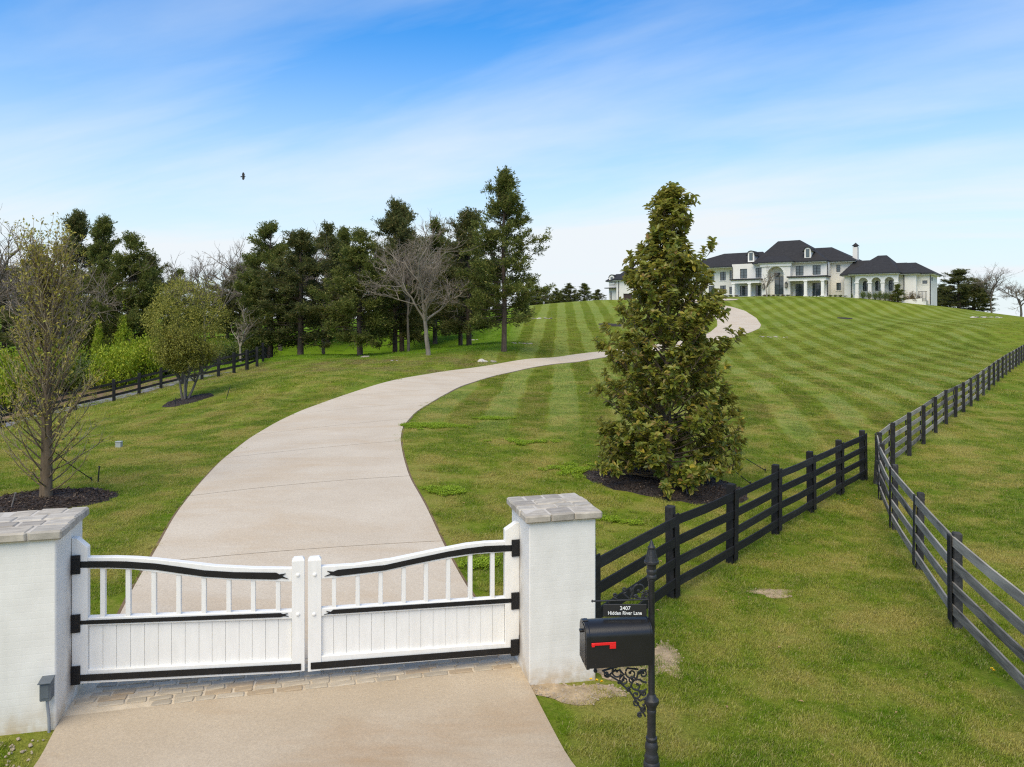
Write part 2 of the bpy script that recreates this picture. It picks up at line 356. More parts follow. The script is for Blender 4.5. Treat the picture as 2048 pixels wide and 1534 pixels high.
def spline(P, n):                                  # resample a polyline smoothly to n points
    P = np.asarray(P, float); d = np.r_[0, np.cumsum(np.linalg.norm(np.diff(P[:, :2], axis=0), axis=1))]
    u = np.linspace(0, d[-1], n); out = np.empty((n, 2))
    for c in range(2): out[:, c] = np.interp(u, d, P[:, c])
    for _ in range(max(2, n//40)):
        out[1:-1] = 0.25*out[:-2]+0.5*out[1:-1]+0.25*out[2:]
    return out
def sheet(name, A, B, mat, lift, across=8, thick=0.10):   # a slab between two edge lines A and B that lies on the terrain
    u = np.linspace(0, 1, across+1); V = []
    for q in u:
        xy = A*(1-q)+B*q; V.append(np.c_[xy, height(xy[:, 0], xy[:, 1])+lift])
    n = len(A); V = np.concatenate(V); Q = []
    for j in range(across):
        i = np.arange(n-1); Q.append(np.c_[j*n+i, (j+1)*n+i, (j+1)*n+i+1, j*n+i+1])
    # skirts
    base = len(V); lo = V.copy()[np.r_[0:n, across*n:(across+1)*n]]; lo[:, 2] -= thick; V = np.concatenate([V, lo]); i = np.arange(n-1)
    Q.append(np.c_[i, i+1, base+i+1, base+i]); Q.append(np.c_[across*n+i+1, across*n+i, base+n+i, base+n+i+1])
    e = np.arange(across)
    Q = np.concatenate(Q)
    me = np_mesh(name, V, Q, None, mat, False); return link(name, me)
# gate frame: the pillars' inner front corners and the direction through the gate
GL = np.array([-0.629*7.19, 7.19]); GD = np.array([-0.250, 0.968]); GC = np.array([0.968, 0.250])
GW = 4.88
DL = [(270,1170),(315,1100),(345,1040),(390,980),(440,925),(500,877),(550,847),(600,823),(664,799.5),(738.6,775),(809.5,756.7),(890,743),(987,730),(1083,717),(1180,705.8),(1244,697),(1330,687),(1380,678),(1420,665),(1435,652),(1434,640),(1424,628),(1400,618),(1370,611),(1330,606)]
DR = [(937,1185),(888,1095),(850,1010),(819,960),(806,914),(800.5,882),(804.6,855),(832,824),(874,798.6),(922,772.8),(987,752.5),(1051,738),(1115.6,728),(1180,719.6),(1238,711.6),(1320,701),(1400,689),(1470,674.7),(1503,664),(1519,657),(1522.4,650),(1513,636.6),(1490,622),(1464,614),(1447,611),(1400,605),(1340,602)]
gl = lambda k, s: tuple(GL+GD*k+GC*s)
dl = [gl(1.0, 0.02)]+[tuple(ground(*p)[:2]) for p in DL]; dr = [gl(1.0, GW-0.02)]+[tuple(ground(*p)[:2]) for p in DR]
A = spline(dl, 420); B = spline(dr, 420)
DRIVE = np.concatenate([A, B[::-1]])
tag(sheet('driveway', A, B, M['drive'], 0.035), 'long pale concrete driveway curving up to the house', None, None, 'structure')
al = [gl(0.18, 0.0), gl(0.0, 0.0), (ground(75,1534)[0], ground(75,1534)[1]), tuple(ground(75,1534)[:2]+np.array([0.12,-1.0])*1.2), tuple(ground(75,1534)[:2]+np.array([0.0,-1.0])*5)]
ar = [gl(0.40, GW), gl(0.0, GW), tuple(ground(1143,1534)[:2]), tuple(ground(1143,1534)[:2]+np.array([0.45,-1.0])*1.2), tuple(ground(1143,1534)[:2]+np.array([2.6,-1.0*5]))]
AA, AB = spline(al, 40), spline(ar, 40); APRON = np.concatenate([AA, AB[::-1]])
tag(sheet('driveway_apron', AA, AB, M['apron'], 0.033), 'tan concrete apron in front of the gate', None, None, 'structure')
drv = bpy.data.objects['driveway']
def offset(Ln, d): t = np.gradient(Ln, axis=0); t /= np.linalg.norm(t, axis=1, keepdims=True)+1e-9; return Ln+np.c_[-t[:, 1], t[:, 0]]*d
for Ln, d, lb in ((A[:270], .055, 'thin line of bare soil along the left drive edge'), (B[:270], -.055, 'thin line of bare soil along the right drive edge'), (AB, -.09, 'thin line of bare soil along the right apron edge')):
    tag(sheet('soil_edge', Ln+0.0, offset(Ln, d), M['soil'], .010, 1, .02), lb, None, None, 'structure')
for f in np.arange(0.030, 0.62, 0.034):            # saw-cut joints across the drive
    i = int(f*419); p, q = A[i], B[i]; tv = (A[i+1]-A[i]); tv /= np.linalg.norm(tv); w = 0.009
    m = MB(); n_ = 14
    for j in range(n_):
        a_, b_ = p+(q-p)*(j/n_), p+(q-p)*((j+1)/n_); c_ = [a_-tv*w, b_-tv*w, b_+tv*w, a_+tv*w]
        m.add([(x, y, hgt(x, y)+0.040) for x, y in c_], [(0, 1, 2, 3)])
    m.build('saw_joint', M['joint'], drv)
# forecourt in front of the house
fc = [ground(*p) for p in ((1300,606),(1400,603),(1440,602),(1472,600.5),(1478,598.5),(1440,597.5),(1330,599))]
me = MB(); me.add([(p[0], p[1], p[2]+0.06) for p in fc], [tuple(range(len(fc)))]); tag(me.build('forecourt', M['drive']), 'pale concrete forecourt below the house', None, None, 'structure')

# cobbled strip under the gate, one stone at a time
thr = empty('cobbled_threshold', (*gl(0.5, GW/2), 0)); tag(thr, 'strip of old tan cobbles set in mortar under the gate', None, None, 'structure')
TA = np.array([gl(0.16+.045*s, s) for s in np.linspace(0.0, GW, 24)]); TB = np.array([gl(1.03, s) for s in np.linspace(0.0, GW, 24)])
M['mortar'] = solid('mortar', (0.56, 0.465, 0.34), 0.95, var=0.15, scale=8, bump=0.6)
o = sheet('mortar_bed', TA, TB, M['mortar'], 0.030); o.parent = thr; o.matrix_parent_inverse = Matrix.Translation(-thr.location)
cobm = []
for i, c in enumerate([(0.38,0.32,0.235),(0.41,0.345,0.255),(0.345,0.295,0.225),(0.36,0.275,0.18),(0.43,0.365,0.275)]):
    cobm.append(solid('cobble_%d' % i, c, 0.85, var=0.18, scale=5, bump=0.5, bscale=30))
rnd = random.Random(5); cmesh = []
for i in range(20):
    L_ = 0.19+0.03*(i//5); m = MB(); w_ = 0.046
    rim = [(x+rnd.uniform(-.007,.007), y+rnd.uniform(-.006,.006)) for x, y in ((-L_/2+.012,-w_),(L_/2-.012,-w_),(L_/2,-w_+.012),(L_/2,w_-.012),(L_/2-.012,w_),(-L_/2+.012,w_),(-L_/2,w_-.012),(-L_/2,-w_+.012))]
    n_ = 8; m.add([(x,y,-.03) for x,y in rim]+[(x,y,.006) for x,y in rim]+[(x*.93,y*.86,.012+rnd.uniform(-.002,.003)) for x,y in rim],
        [(a,(a+1)%n_,(a+1)%n_+n_,a+n_) for a in range(n_)]+[(a+n_,(a+1)%n_+n_,(a+1)%n_+2*n_,a+2*n_) for a in range(n_)]+[tuple(range(2*n_,3*n_))])
    mm = bpy.data.meshes.new('cobble'); mm.from_pydata(m.v, [], m.f); mm.materials.append(cobm[i % 5]); cmesh.append((L_, mm))
ang = math.atan2(GC[1], GC[0])
for r in range(8):
    s = rnd.uniform(-.1, 0.05); k_0 = 0.235+r*0.106
    while s < GW-0.08:
        L_, mm = cmesh[rnd.choice([0,1,2,4,5,6,7,9,10,11,12,14,15,16,17,18,19,3,8,1,5,10])]
        if s+L_ > GW-.02: break
        k = k_0+0.045*s*(1-r/9)
        if k > .99: s += L_; continue
        if s > 0.02 and not (s < 0.9 and r < 2 and rnd.random() < .6):
            x, y = gl(k, s+L_/2); o = link('cobble', mm, thr); o.location = (x-thr.location.x, y-thr.location.y, hgt(x, y)+0.030)
            o.rotation_euler = (rnd.uniform(-.03,.03), rnd.uniform(-.03,.03), ang+rnd.uniform(-.03,.03)); o.scale = (1, rnd.uniform(.92,1.06), 1)
        s += L_+0.024

# side road and leaf litter beyond the left fence
def px_sheet(name, top, bot, mat, lift, n=60, across=6):
    a = spline([ground(*p)[:2] for p in top], n); b = spline([ground(*p)[:2] for p in bot], n); return sheet(name, a, b, mat, lift, across)
FL = [at(x, t) for x, t in ((-260,36.5),(-120,38.5),(0,40.5),(80,42),(150,43.2),(228,44.4),(278,45.2),(322,45.9),(365,46.5),(404,47.1),(437,47.6),(468,48.2),(494,48.9),(514,50.5),(526,54),(531,58),(536,63),(541,69),(548,76))]
fl2 = np.array([p[:2] for p in FL]); tdir = np.gradient(fl2, axis=0); tdir /= np.linalg.norm(tdir, axis=1, keepdims=True); nrm = np.c_[-tdir[:, 1], tdir[:, 0]]
tag(sheet('side_road', spline(fl2[:13]+nrm[:13]*1.2, 60), spline(fl2[:13]+nrm[:13]*4.4, 60), M['asphalt'], 0.05), 'narrow grey side road behind the left fence', None, None, 'structure')
tag(sheet('leaf_litter', spline(fl2[:15]+nrm[:15]*4.6, 60), spline(fl2[:15]+nrm[:15]*26.0, 60), M['litter'], 0.06, 20), 'brown leaf litter under the trees beyond the side road', None, None, 'structure')

# ------------------------------------------------------------------ mulch beds
def inside(poly, X, Y):
    c = np.zeros(len(X), bool); n = len(poly); j = n-1
    for i in range(n):
        xi, yi, xj, yj = poly[i][0], poly[i][1], poly[j][0], poly[j][1]
        with np.errstate(divide='ignore', invalid='ignore'):
            c ^= ((yi > Y) != (yj > Y)) & (X < (xj-xi)*(Y-yi)/(yj-yi+1e-12)+xi)
        j = i
    return c
BEDS = []
def mulch(cx, cy, rx, ry, label, chips=2500, seed=0, rot=0.0):
    rng = np.random.default_rng(seed); a = np.linspace(0, 2*math.pi, 49)[:-1]
    w = 1+0.07*np.sin(2*a+seed)+0.05*np.sin(3*a+1.7*seed)+0.03*np.sin(7*a)+0.03*rng.normal(size=48); ex, ey = rx*w*np.cos(a), ry*w*np.sin(a)
    ex, ey = ex*math.cos(rot)-ey*math.sin(rot), ex*math.sin(rot)+ey*math.cos(rot); poly = np.c_[cx+ex, cy+ey]; BEDS.append(poly)
    V = []; rings = (1.0, 0.93, 0.7, 0.45, 0.2)
    for q, r in enumerate(rings):
        X, Y = cx+ex*r, cy+ey*r; V.append(np.c_[X, Y, height(X, Y)+(-0.01, 0.055, 0.09, 0.11, 0.12)[q]+(rng.normal(size=48)*0.012 if q else 0)])
    V = np.concatenate(V+[np.array([[cx, cy, hgt(cx, cy)+0.12]])]); k = np.arange(48); k2 = (k+1) % 48
    Q = np.concatenate([np.c_[i*48+k, i*48+k2, (i+1)*48+k2, (i+1)*48+k] for i in range(4)]); T = np.c_[4*48+k, 4*48+k2, np.full(48, 240)]
    root = link('mulch_bed', np_mesh('mulch_bed', V, Q, T, M['mulch'], True)); tag(root, label, None, None, 'structure')
    if chips:
        r = np.sqrt(rng.random(chips))*0.98; t = rng.random(chips)*2*math.pi; e = np.interp(t, np.r_[a, 2*math.pi], np.r_[w, w[0]])
        lx, ly = rx*e*r*np.cos(t), ry*e*r*np.sin(t); X = cx+lx*math.cos(rot)-ly*math.sin(rot); Y = cy+lx*math.sin(rot)+ly*math.cos(rot)
        Z = height(X, Y)+np.interp(r, [0, .45, .7, .93, 1], [.12, .11, .09, .055, 0])+rng.random(chips)*0.02
        D = rng.normal(size=(chips, 3)); D[:, 2] *= 0.35; D /= np.linalg.norm(D, axis=1, keepdims=True); U = np.array([0, 0, 1.0])+rng.normal(size=(chips, 3))*0.5
        v, t_ = leaves_np(np.c_[X, Y, Z], D, U, rng.uniform(.03, .09, chips), rng.uniform(.012, .03, chips), 0.0)
        c = link('mulch_chips', np_mesh('mulch_chips', v, None, t_, M['chip']), root); c['kind'] = 'stuff'
    return root
def leaves_np(P, D, U, L, W, fold=0.25):           # folded diamond leaves: 4 vertices, 2 triangles each
    Sd = np.cross(D, U); Sd /= np.linalg.norm(Sd, axis=1, keepdims=True)+1e-9; N = np.cross(Sd, D)
    L = L[:, None]; W = W[:, None]; mid = P+D*L*0.45
    V = np.stack([P, mid+Sd*W*0.5+N*W*fold, P+D*L, mid-Sd*W*0.5+N*W*fold], 1).reshape(-1, 3)
    b = np.arange(len(P))[:, None]*4; T = np.concatenate([b+np.array([[0, 1, 2]]), b+np.array([[0, 2, 3]])], 1).reshape(-1, 3)
    return V, T
pr = ground(1335, 968); mulch(pr[0], pr[1], 1.95, 1.55, 'oval dark mulch bed under the tall leafy magnolia', 7000, 3)
MAG = np.array([pr[0]-0.03, pr[1]-0.1])
pl = ground(92, 1004); mulch(pl[0]+0.02, pl[1]+0.05, 1.32, 1.05, 'dark mulch bed under the sparse tree behind the left pillar', 5000, 8)
SPT = pl[:2]
py_ = ground(370, 803); mulch(py_[0]+0.12, py_[1], 1.2, 1.25, 'small mulch ring under the round multi-stemmed tree', 1500, 11)
YNG = py_[:2]
p_ = ground(1226, 650.5); mulch(p_[0], p_[1], 1.7, 1.3, 'thin dark mulch patch on the slope left of the magnolia', 0, 2)
p_ = ground(1690, 637); mulch(p_[0], p_[1], 1.1, 1.1, 'dark mulch ring on the slope below the arcade', 0, 4)
SAP = p_[:2]

# ------------------------------------------------------------------ grass blades (near lawn), clover and straw
def patch_mesh(name, n, half, lo, hi, w, seed, mat):
    rng = np.random.default_rng(seed); P = np.c_[rng.uniform(-half, half, (n, 2)), np.full(n, -0.012)]
    az = rng.random(n)*2*math.pi; lean = np.abs(rng.normal(0.45, 0.32, n)); L = rng.uniform(lo, hi, n)
    h = np.c_[np.cos(az), np.sin(az), np.zeros(n)]; up = np.array([0, 0, 1.0]); s = np.c_[-np.sin(az+.6), np.cos(az+.6), np.zeros(n)]*w*rng.uniform(.7, 1.3, n)[:, None]
    m = P+up*(L*0.6*np.cos(lean))[:, None]+h*(L*0.6*np.sin(lean))[:, None]; l2 = lean+0.5
    tip = m+up*(L*0.45*np.cos(l2))[:, None]+h*(L*0.45*np.sin(l2))[:, None]
    V = np.stack([P-s, P+s, m+s*.75, m-s*.75, tip], 1).reshape(-1, 3); b = np.arange(n)[:, None]*5
    return np_mesh(name, V, b+np.array([[0, 1, 2, 3]]), b+np.array([[3, 2, 4]]), mat)
def scatter(name, pts, scl, meshes, label, seed=0, cat=None):
    me = bpy.data.meshes.new(name); me.from_pydata([tuple(p) for p in pts], [], []); at_ = me.attributes.new('scl', 'FLOAT', 'POINT'); at_.data.foreach_set('value', np.asarray(scl, np.float32))
    o = link(name, me); g = bpy.data.node_groups.new(name, 'GeometryNodeTree')
    g.interface.new_socket('Geometry', in_out='INPUT', socket_type='NodeSocketGeometry'); g.interface.new_socket('Geometry', in_out='OUTPUT', socket_type='NodeSocketGeometry')
    N = g.nodes.new; gi = N('NodeGroupInput'); go = N('NodeGroupOutput'); jn = N('GeometryNodeJoinGeometry')
    ri = N('FunctionNodeRandomValue'); ri.data_type = 'INT'; ri.inputs[4].default_value = 0; ri.inputs[5].default_value = len(meshes)-1; ri.inputs['Seed'].default_value = seed
    na = N('GeometryNodeInputNamedAttribute'); na.data_type = 'FLOAT'; na.inputs[0].default_value = 'scl'
    rr = N('FunctionNodeRandomValue'); rr.data_type = 'FLOAT_VECTOR'; rr.inputs[0].default_value = (-.06, -.06, 0); rr.inputs[1].default_value = (.06, .06, 6.283); rr.inputs['Seed'].default_value = seed+5
    for i, m in enumerate(meshes):
        src = bpy.data.objects.new(name+'_source', m)            # never linked to the scene: only its mesh is used
        oi = N('GeometryNodeObjectInfo'); oi.inputs[0].default_value = src
        cmp_ = N('FunctionNodeCompare'); cmp_.data_type = 'INT'; cmp_.operation = 'EQUAL'; g.links.new(ri.outputs[2], cmp_.inputs[2]); cmp_.inputs[3].default_value = i
        ip = N('GeometryNodeInstanceOnPoints'); g.links.new(gi.outputs[0], ip.inputs['Points']); g.links.new(cmp_.outputs[0], ip.inputs['Selection'])
        g.links.new(oi.outputs['Geometry'], ip.inputs['Instance']); g.links.new(rr.outputs[0], ip.inputs['Rotation']); g.links.new(na.outputs[0], ip.inputs['Scale'])
        g.links.new(ip.outputs[0], jn.inputs[0])
    g.links.new(jn.outputs[0], go.inputs[0])
    md = o.modifiers.new('scatter', 'NODES'); md.node_group = g
    tag(o, label, cat, None, 'stuff'); return o
def seg_dist(poly, X, Y):
    d = np.full(len(X), 1e9); n = len(poly)
    for i in range(n):
        a, b = poly[i], poly[(i+1) % n]; ab = b-a; L2 = (ab**2).sum()+1e-9
        t = np.clip(((X-a[0])*ab[0]+(Y-a[1])*ab[1])/L2, 0, 1); d = np.minimum(d, np.hypot(X-a[0]-t*ab[0], Y-a[1]-t*ab[1]))
    return d
DN = DRIVE[np.r_[0:300:4, 540:840:4]] if len(DRIVE) >= 840 else DRIVE
THR = np.array([gl(-0.1, -0.02), gl(-0.1, GW+.02), gl(1.1, GW+.02), gl(1.1, -0.02)])
def pil_poly(s0, s1): return np.array([gl(-.06, s0-.06), gl(-.06, s1+.06), gl(.88, s1+.06), gl(.88, s0-.06)])
BLOCK = [APRON, THR, pil_poly(-0.82, 0.0), pil_poly(GW, GW+0.82)]
DIRT = []
def free(X, Y, m):
    ok = ~inside(DRIVE, X, Y)
    for b in BLOCK+BEDS: ok &= ~inside(b, X, Y)
    if m > 0:
        near = Y < 70; i = np.nonzero(near & ok)[0]
        d = np.minimum(seg_dist(A[:300:3], X[i], Y[i]), seg_dist(B[:300:3], X[i], Y[i]))
        for b in [AA, AB]: d = np.minimum(d, seg_dist(np.concatenate([b, b[::-1]]), X[i], Y[i]))
        for b in BEDS[:3]+BLOCK[2:]: d = np.minimum(d, seg_dist(np.asarray(b), X[i], Y[i]))
        ok[i[d < m]] = False
    return ok
for px, py2, rx, ry in ((1545,1186,.34,.20),(1325,1315,.26,.42),(1150,1385,.55,.22),(1250,1345,.45,.25)):
    c = ground(px, py2); a = np.linspace(0, 2*math.pi, 25)[:-1]; w = 1+.22*np.sin(3*a+px)+.15*np.sin(5*a+py2)
    DIRT.append(np.c_[c[0]+rx*w*np.cos(a), c[1]+ry*w*np.sin(a)])
rng = np.random.default_rng(17)
def band(t0, t1, dens, margin, lim=0.86):
    n = int(dens*lim*2*(t1*t1-t0*t0)/2); T = np.sqrt(rng.uniform(t0*t0, t1*t1, n)); X = T*rng.uniform(-lim, lim, n)
    k = free(X, T, margin)
    for d in DIRT: k &= ~inside(d, X, T) | (rng.random(n) < 0.55)
    X, T = X[k], T[k]; return np.c_[X, T, height(X, T)]
gp = [patch_mesh('grass_patch', 620, 0.27, 0.028, 0.062, 0.0028, i, M['blade']) for i in range(4)]
b1 = band(4.5, 16, 20, 0.24); b1b = band(4.5, 16, 10, 0.05); b2 = band(16, 34, 10, 0.10); b3 = band(34, 105, 3.2, 0.35); b3 = b3[rng.random(len(b3)) < np.interp(b3[:, 1], [34, 60, 105], [1, .9, 0])]
b1b = b1b[~free(b1b[:, 0], b1b[:, 1], 0.26)]
scatter('grass', np.concatenate([b1, b2]), np.r_[rng.uniform(.75, 1.15, len(b1)), rng.uniform(.85, 1.35, len(b2))], gp, 'short mown grass of the near lawn', 1)
gs = [patch_mesh('grass_edge', 90, 0.06, 0.03, 0.08, 0.0032, 20+i, M['blade']) for i in range(3)]
scatter('edge_grass', np.repeat(b1b, 3, 0)+np.r_[0, 0, 0]+np.c_[rng.uniform(-.08, .08, (3*len(b1b), 2)), np.zeros(3*len(b1b))], rng.uniform(.7, 1.2, 3*len(b1b)), gs, 'grass fringe along the concrete edges and mulch beds', 3)
gf = [patch_mesh('grass_far', 260, 0.42, 0.04, 0.09, 0.006, 40+i, M['blade']) for i in range(3)]
scatter('far_grass', b3, rng.uniform(.8, 1.3, len(b3)), gf, 'mown grass of the lawn further up the slope', 4)
M['clover'] = leaf_mat('clover', [(0, (0.17, 0.27, 0.010)), (1, (0.33, 0.45, 0.02))], 0.3, 0.6)
def clover_mesh(seed):
    r = np.random.default_rng(seed); n = 260; P = np.c_[r.uniform(-.16, .16, (n, 2)), r.uniform(.02, .075, n)]; D = r.normal(size=(n, 3)); D[:, 2] *= .3; D /= np.linalg.norm(D, axis=1, keepdims=True)
    U = np.array([0, 0, 1.0])+r.normal(size=(n, 3))*.35; v, t = leaves_np(P, D, U, r.uniform(.025, .045, n), r.uniform(.02, .035, n), .1); return np_mesh('clover_patch', v, None, t, M['clover'])
cl = [clover_mesh(i) for i in range(3)]; cp = []
for px, py2, rx, ry, n in ((855,853,1.0,.45,170),(1155,945,.55,.55,90),(888,985,.45,.25,32),(985,838,.7,.3,36),(1225,1040,.3,.2,8),(960,1130,.25,.25,10),(1040,885,.9,.4,22),(1420,1000,.3,.2,6)):
    c = ground(px, py2); r = np.abs(rng.normal(size=n))*.62; t = rng.random(n)*6.283; X, Y = c[0]+rx*r*np.cos(t), c[1]+ry*r*np.sin(t); k = free(X, Y, 0.0); cp.append(np.c_[X[k], Y[k], height(X[k], Y[k])])
cp = np.concatenate(cp); scatter('clover', cp, rng.uniform(.6, 1.1, len(cp)), cl, 'bright green clover patches in the lawn', 7)
# bare dirt, straw and gravel
for i, d in enumerate(DIRT):
    c = d.mean(0); m = MB(); n_ = len(d); V = [(x, y, hgt(x, y)+.004) for x, y in d]+[((x+c[0])/2, (y+c[1])/2, hgt((x+c[0])/2, (y+c[1])/2)+.018) for x, y in d]+[(c[0], c[1], hgt(*c)+.016)]
    m.add(V, [(k, (k+1)%n_, (k+1)%n_+n_, k+n_) for k in range(n_)]+[(k+n_, (k+1)%n_+n_, 2*n_) for k in range(n_)])
    tag(m.build('dirt_patch', M['dirt'], smooth=True), ['bare brown patch in the grass between the two fences','bare stony patch behind the mailbox post','gravelly bare ground at the foot of the right pillar','bare ground under the mailbox bracket'][i], None, None, 'structure')
M['pebble'] = leaf_mat('pebble', [(0, (0.20, 0.15, 0.10)), (.6, (0.36, 0.29, 0.21)), (1, (0.55, 0.48, 0.40))], 0, .9, .2)
def pebble(seed, r):
    q = random.Random(seed); m = MB(); pts = []
    for lat in (-.6, .25, .9):
        for k in range(5): a = 2*math.pi*(k+.5*(lat > 0))/5; c = math.sqrt(max(.05, 1-lat*lat)); pts.append((r*c*math.cos(a)*q.uniform(.7,1.3), r*c*math.sin(a)*q.uniform(.6,1.2), r*.6*lat*q.uniform(.7,1.3)))
    m.add(pts, [(k, (k+1)%5, 5+(k+1)%5, 5+k) for k in range(5)]+[(5+k, 5+(k+1)%5, 10+(k+1)%5, 10+k) for k in range(5)]+[(10, 11, 12, 13, 14)])
    mm = bpy.data.meshes.new('pebble'); mm.from_pydata(m.v, [], m.f); mm.materials.append(M['pebble']); return mm
pb = [pebble(i, .026) for i in range(4)]; gp_ = []
for d, n in zip(DIRT, (12, 120, 220, 110)):
    c = d.mean(0); e = d[rng.integers(0, len(d), n)]; u = np.sqrt(rng.random(n))[:, None]*1.05; q = c+(e-c)*u; gp_.append(np.c_[q, height(q[:, 0], q[:, 1])+.012])
q = ground(40, 1500); n = 40; X = rng.uniform(q[0]-.3, q[0]+.2, n); Y = rng.uniform(q[1]-.3, q[1]+.15, n); k = free(X, Y, 0); gp_.append(np.c_[X[k], Y[k], height(X[k], Y[k])+.015])
gp_ = np.concatenate(gp_); scatter('gravel', gp_, rng.uniform(.25, .85, len(gp_)), pb, 'loose pale gravel near the pillars and the mailbox', 9)
# ------------------------------------------------------------------ gate pillars
ANG = math.atan2(GC[1], GC[0])
def gpl(px, py, k):                                # photo pixel -> (along the gate, height) in the vertical plane k metres into the gate
    a, b = (px-CX)/F, -(py-HY)/F; t = (k+GL@GD)/(np.array([a, 1.0])@GD); xy = t*np.array([a, 1.0]); return float((xy-GL)@GC), CZ+b*t
def pillar_mat(name, inner):
    k = Nodes(name); o = k.obj(); sp = k.n('ShaderNodeSeparateXYZ'); k.l(o, sp.inputs[0])
    cb_ = k.n('ShaderNodeCombineXYZ'); k.l(k.math('ADD', sp.outputs[0], sp.outputs[1]), cb_.inputs[0]); k.l(sp.outputs[2], cb_.inputs[1])
    br = k.n('ShaderNodeTexBrick'); k.l(cb_.outputs[0], br.inputs['Vector']); br.inputs['Scale'].default_value = 1.0; br.inputs['Brick Width'].default_value = 0.21; br.inputs['Row Height'].default_value = 0.07
    br.inputs['Mortar Size'].default_value = 0.008; br.inputs['Mortar Smooth'].default_value = 0.9
    n = k.noise(o, 3.0, 5, 0.6); f = k.noise(k.mapping(o, (1, 1, 2)), 22, 5, 0.65)
    col = k.ramp(n, [(0.3, (0.69, 0.67, 0.625)), (0.7, (0.79, 0.77, 0.725))])
    col = k.mix(k.rng(k.noise(k.mapping(o, (3, 3, 0.4)), 2.0, 4), 0.52, 0.75, 0, 0.16), col, (0.50, 0.47, 0.42, 1))   # runs of dirt
    splash = k.math('MULTIPLY', k.rng(sp.outputs[2], 0.30, 0.02, 0, 1), k.rng(k.noise(o, 7, 4), 0.3, 0.6))
    col = k.mix(k.math('MULTIPLY', splash, 0.7), col, (0.46, 0.33, 0.17, 1))
    # rust and grease marks beside the hinges
    dy_ = k.math('ABSOLUTE', k.math('SUBTRACT', sp.outputs[1], 0.47)); inn = k.rng(k.math('ABSOLUTE', sp.outputs[0]), 0.02, 0.0)
    if inner: inn = k.rng(k.math('ABSOLUTE', k.math('SUBTRACT', sp.outputs[0], inner)), 0.02, 0.0)
    rust = k.math('MULTIPLY', k.math('MULTIPLY', k.rng(dy_, 0.20, 0.02), inn), k.rng(k.noise(k.mapping(o, (1, 1, 0.7)), 3.0, 3), 0.36, 0.56))
    rust = k.math('MULTIPLY', rust, k.math('MULTIPLY', k.rng(sp.outputs[2], 1.65, 1.45), k.rng(sp.outputs[2], 0.1, 0.3)))
    col = k.mix(k.math('MULTIPLY', rust, 0.85), col, (0.16, 0.10, 0.055, 1))
    h = k.math('ADD', k.math('MULTIPLY', br.outputs['Fac'], -0.8), k.math('MULTIPLY', f, 0.7))
    return k.done(k.pbr(col, 0.8, 0, k.bump(h, 0.07, 0.010), 0.25))
M['capst'] = []
for i, c in enumerate([(0.38,0.35,0.30),(0.44,0.405,0.35),(0.32,0.29,0.25),(0.41,0.37,0.31)]):
    k = Nodes('cap_stone_%d' % i); o = k.obj(); n = k.noise(k.mapping(o, (1, 3, 1)), 5, 6, 0.65)
    col = k.ramp(n, [(0.3, tuple(x*.72 for x in c)), (0.5, c), (0.72, tuple(min(1, x*1.3) for x in c))]); M['capst'].append(k.done(k.pbr(col, 0.9, 0, k.bump(n, 0.6, 0.02), 0.2)))
M['capmortar'] = solid('cap_mortar', (.50,.46,.40), .95, var=.1)
def pillar(x0, x1, s_in, z_top, label, seed):
    corner = gl(0, s_in); z0 = hgt(*corner); r = empty('gate_pillar', (*corner, z0), ANG); tag(r, label, 'pillar', 'white gate pillars')
    m = MB(); m.box(x0, x1, 0, 0.82, -0.35, z_top-z0); m.build('column', pillar_mat('painted_brick_%d' % seed, 0.0), r, bevel=0.012)
    q = random.Random(seed); ht = 0.092; ov = 0.065; X0, X1, Y0, Y1 = x0-ov, x1+ov, -ov, 0.82+ov; zb = z_top-z0
    m = MB(); m.box(X0+.03, X1-.03, Y0+.03, Y1-.03, zb, zb+ht-.006); m.build('cap_mortar', M['capmortar'], r)
    rows = [Y0, Y0+.27+q.uniform(-.02,.02), Y0+.46, Y0+.68+q.uniform(-.02,.02), Y1]
    for j in range(4):
        n = (3, 4, 3, 4)[j]; cuts = [X0]+[X0+(X1-X0)*(i+q.uniform(-.16,.16))/n for i in range(1, n)]+[X1]
        for i in range(n):
            g = 0.004; lift = 0.008*(1 if 0 < j < 3 else 0)+q.uniform(-.006,.006); ji = lambda: q.uniform(-.006,.006)
            a, b, c, d = cuts[i]+g, cuts[i+1]-g, rows[j]+g, rows[j+1]-g; p = [(a+ji(),c+ji(),zb-.002),(b+ji(),c+ji(),zb-.002),(b+ji(),d+ji(),zb-.002),(a+ji(),d+ji(),zb-.002)]
            p += [(x+ji(), y+ji(), zb+ht+lift+ji()*.6) for x, y, _ in p]
            m = MB(); m.hexa(p); m.build('cap_stone', q.choice(M['capst']), r, bevel=0.018)
    return r
PL = pillar(-0.82, 0.0, 0.0, CZ-(1077-HY)/F*7.19, 'white painted brick gate pillar with stone cap and grey box, left of gate', 3)
PR = pillar(0.0, 0.82, GW, CZ-(1045-HY)/F*8.41, 'white painted brick gate pillar with stone cap, next to the mailbox', 6)
PR.name = 'gate_pillar'
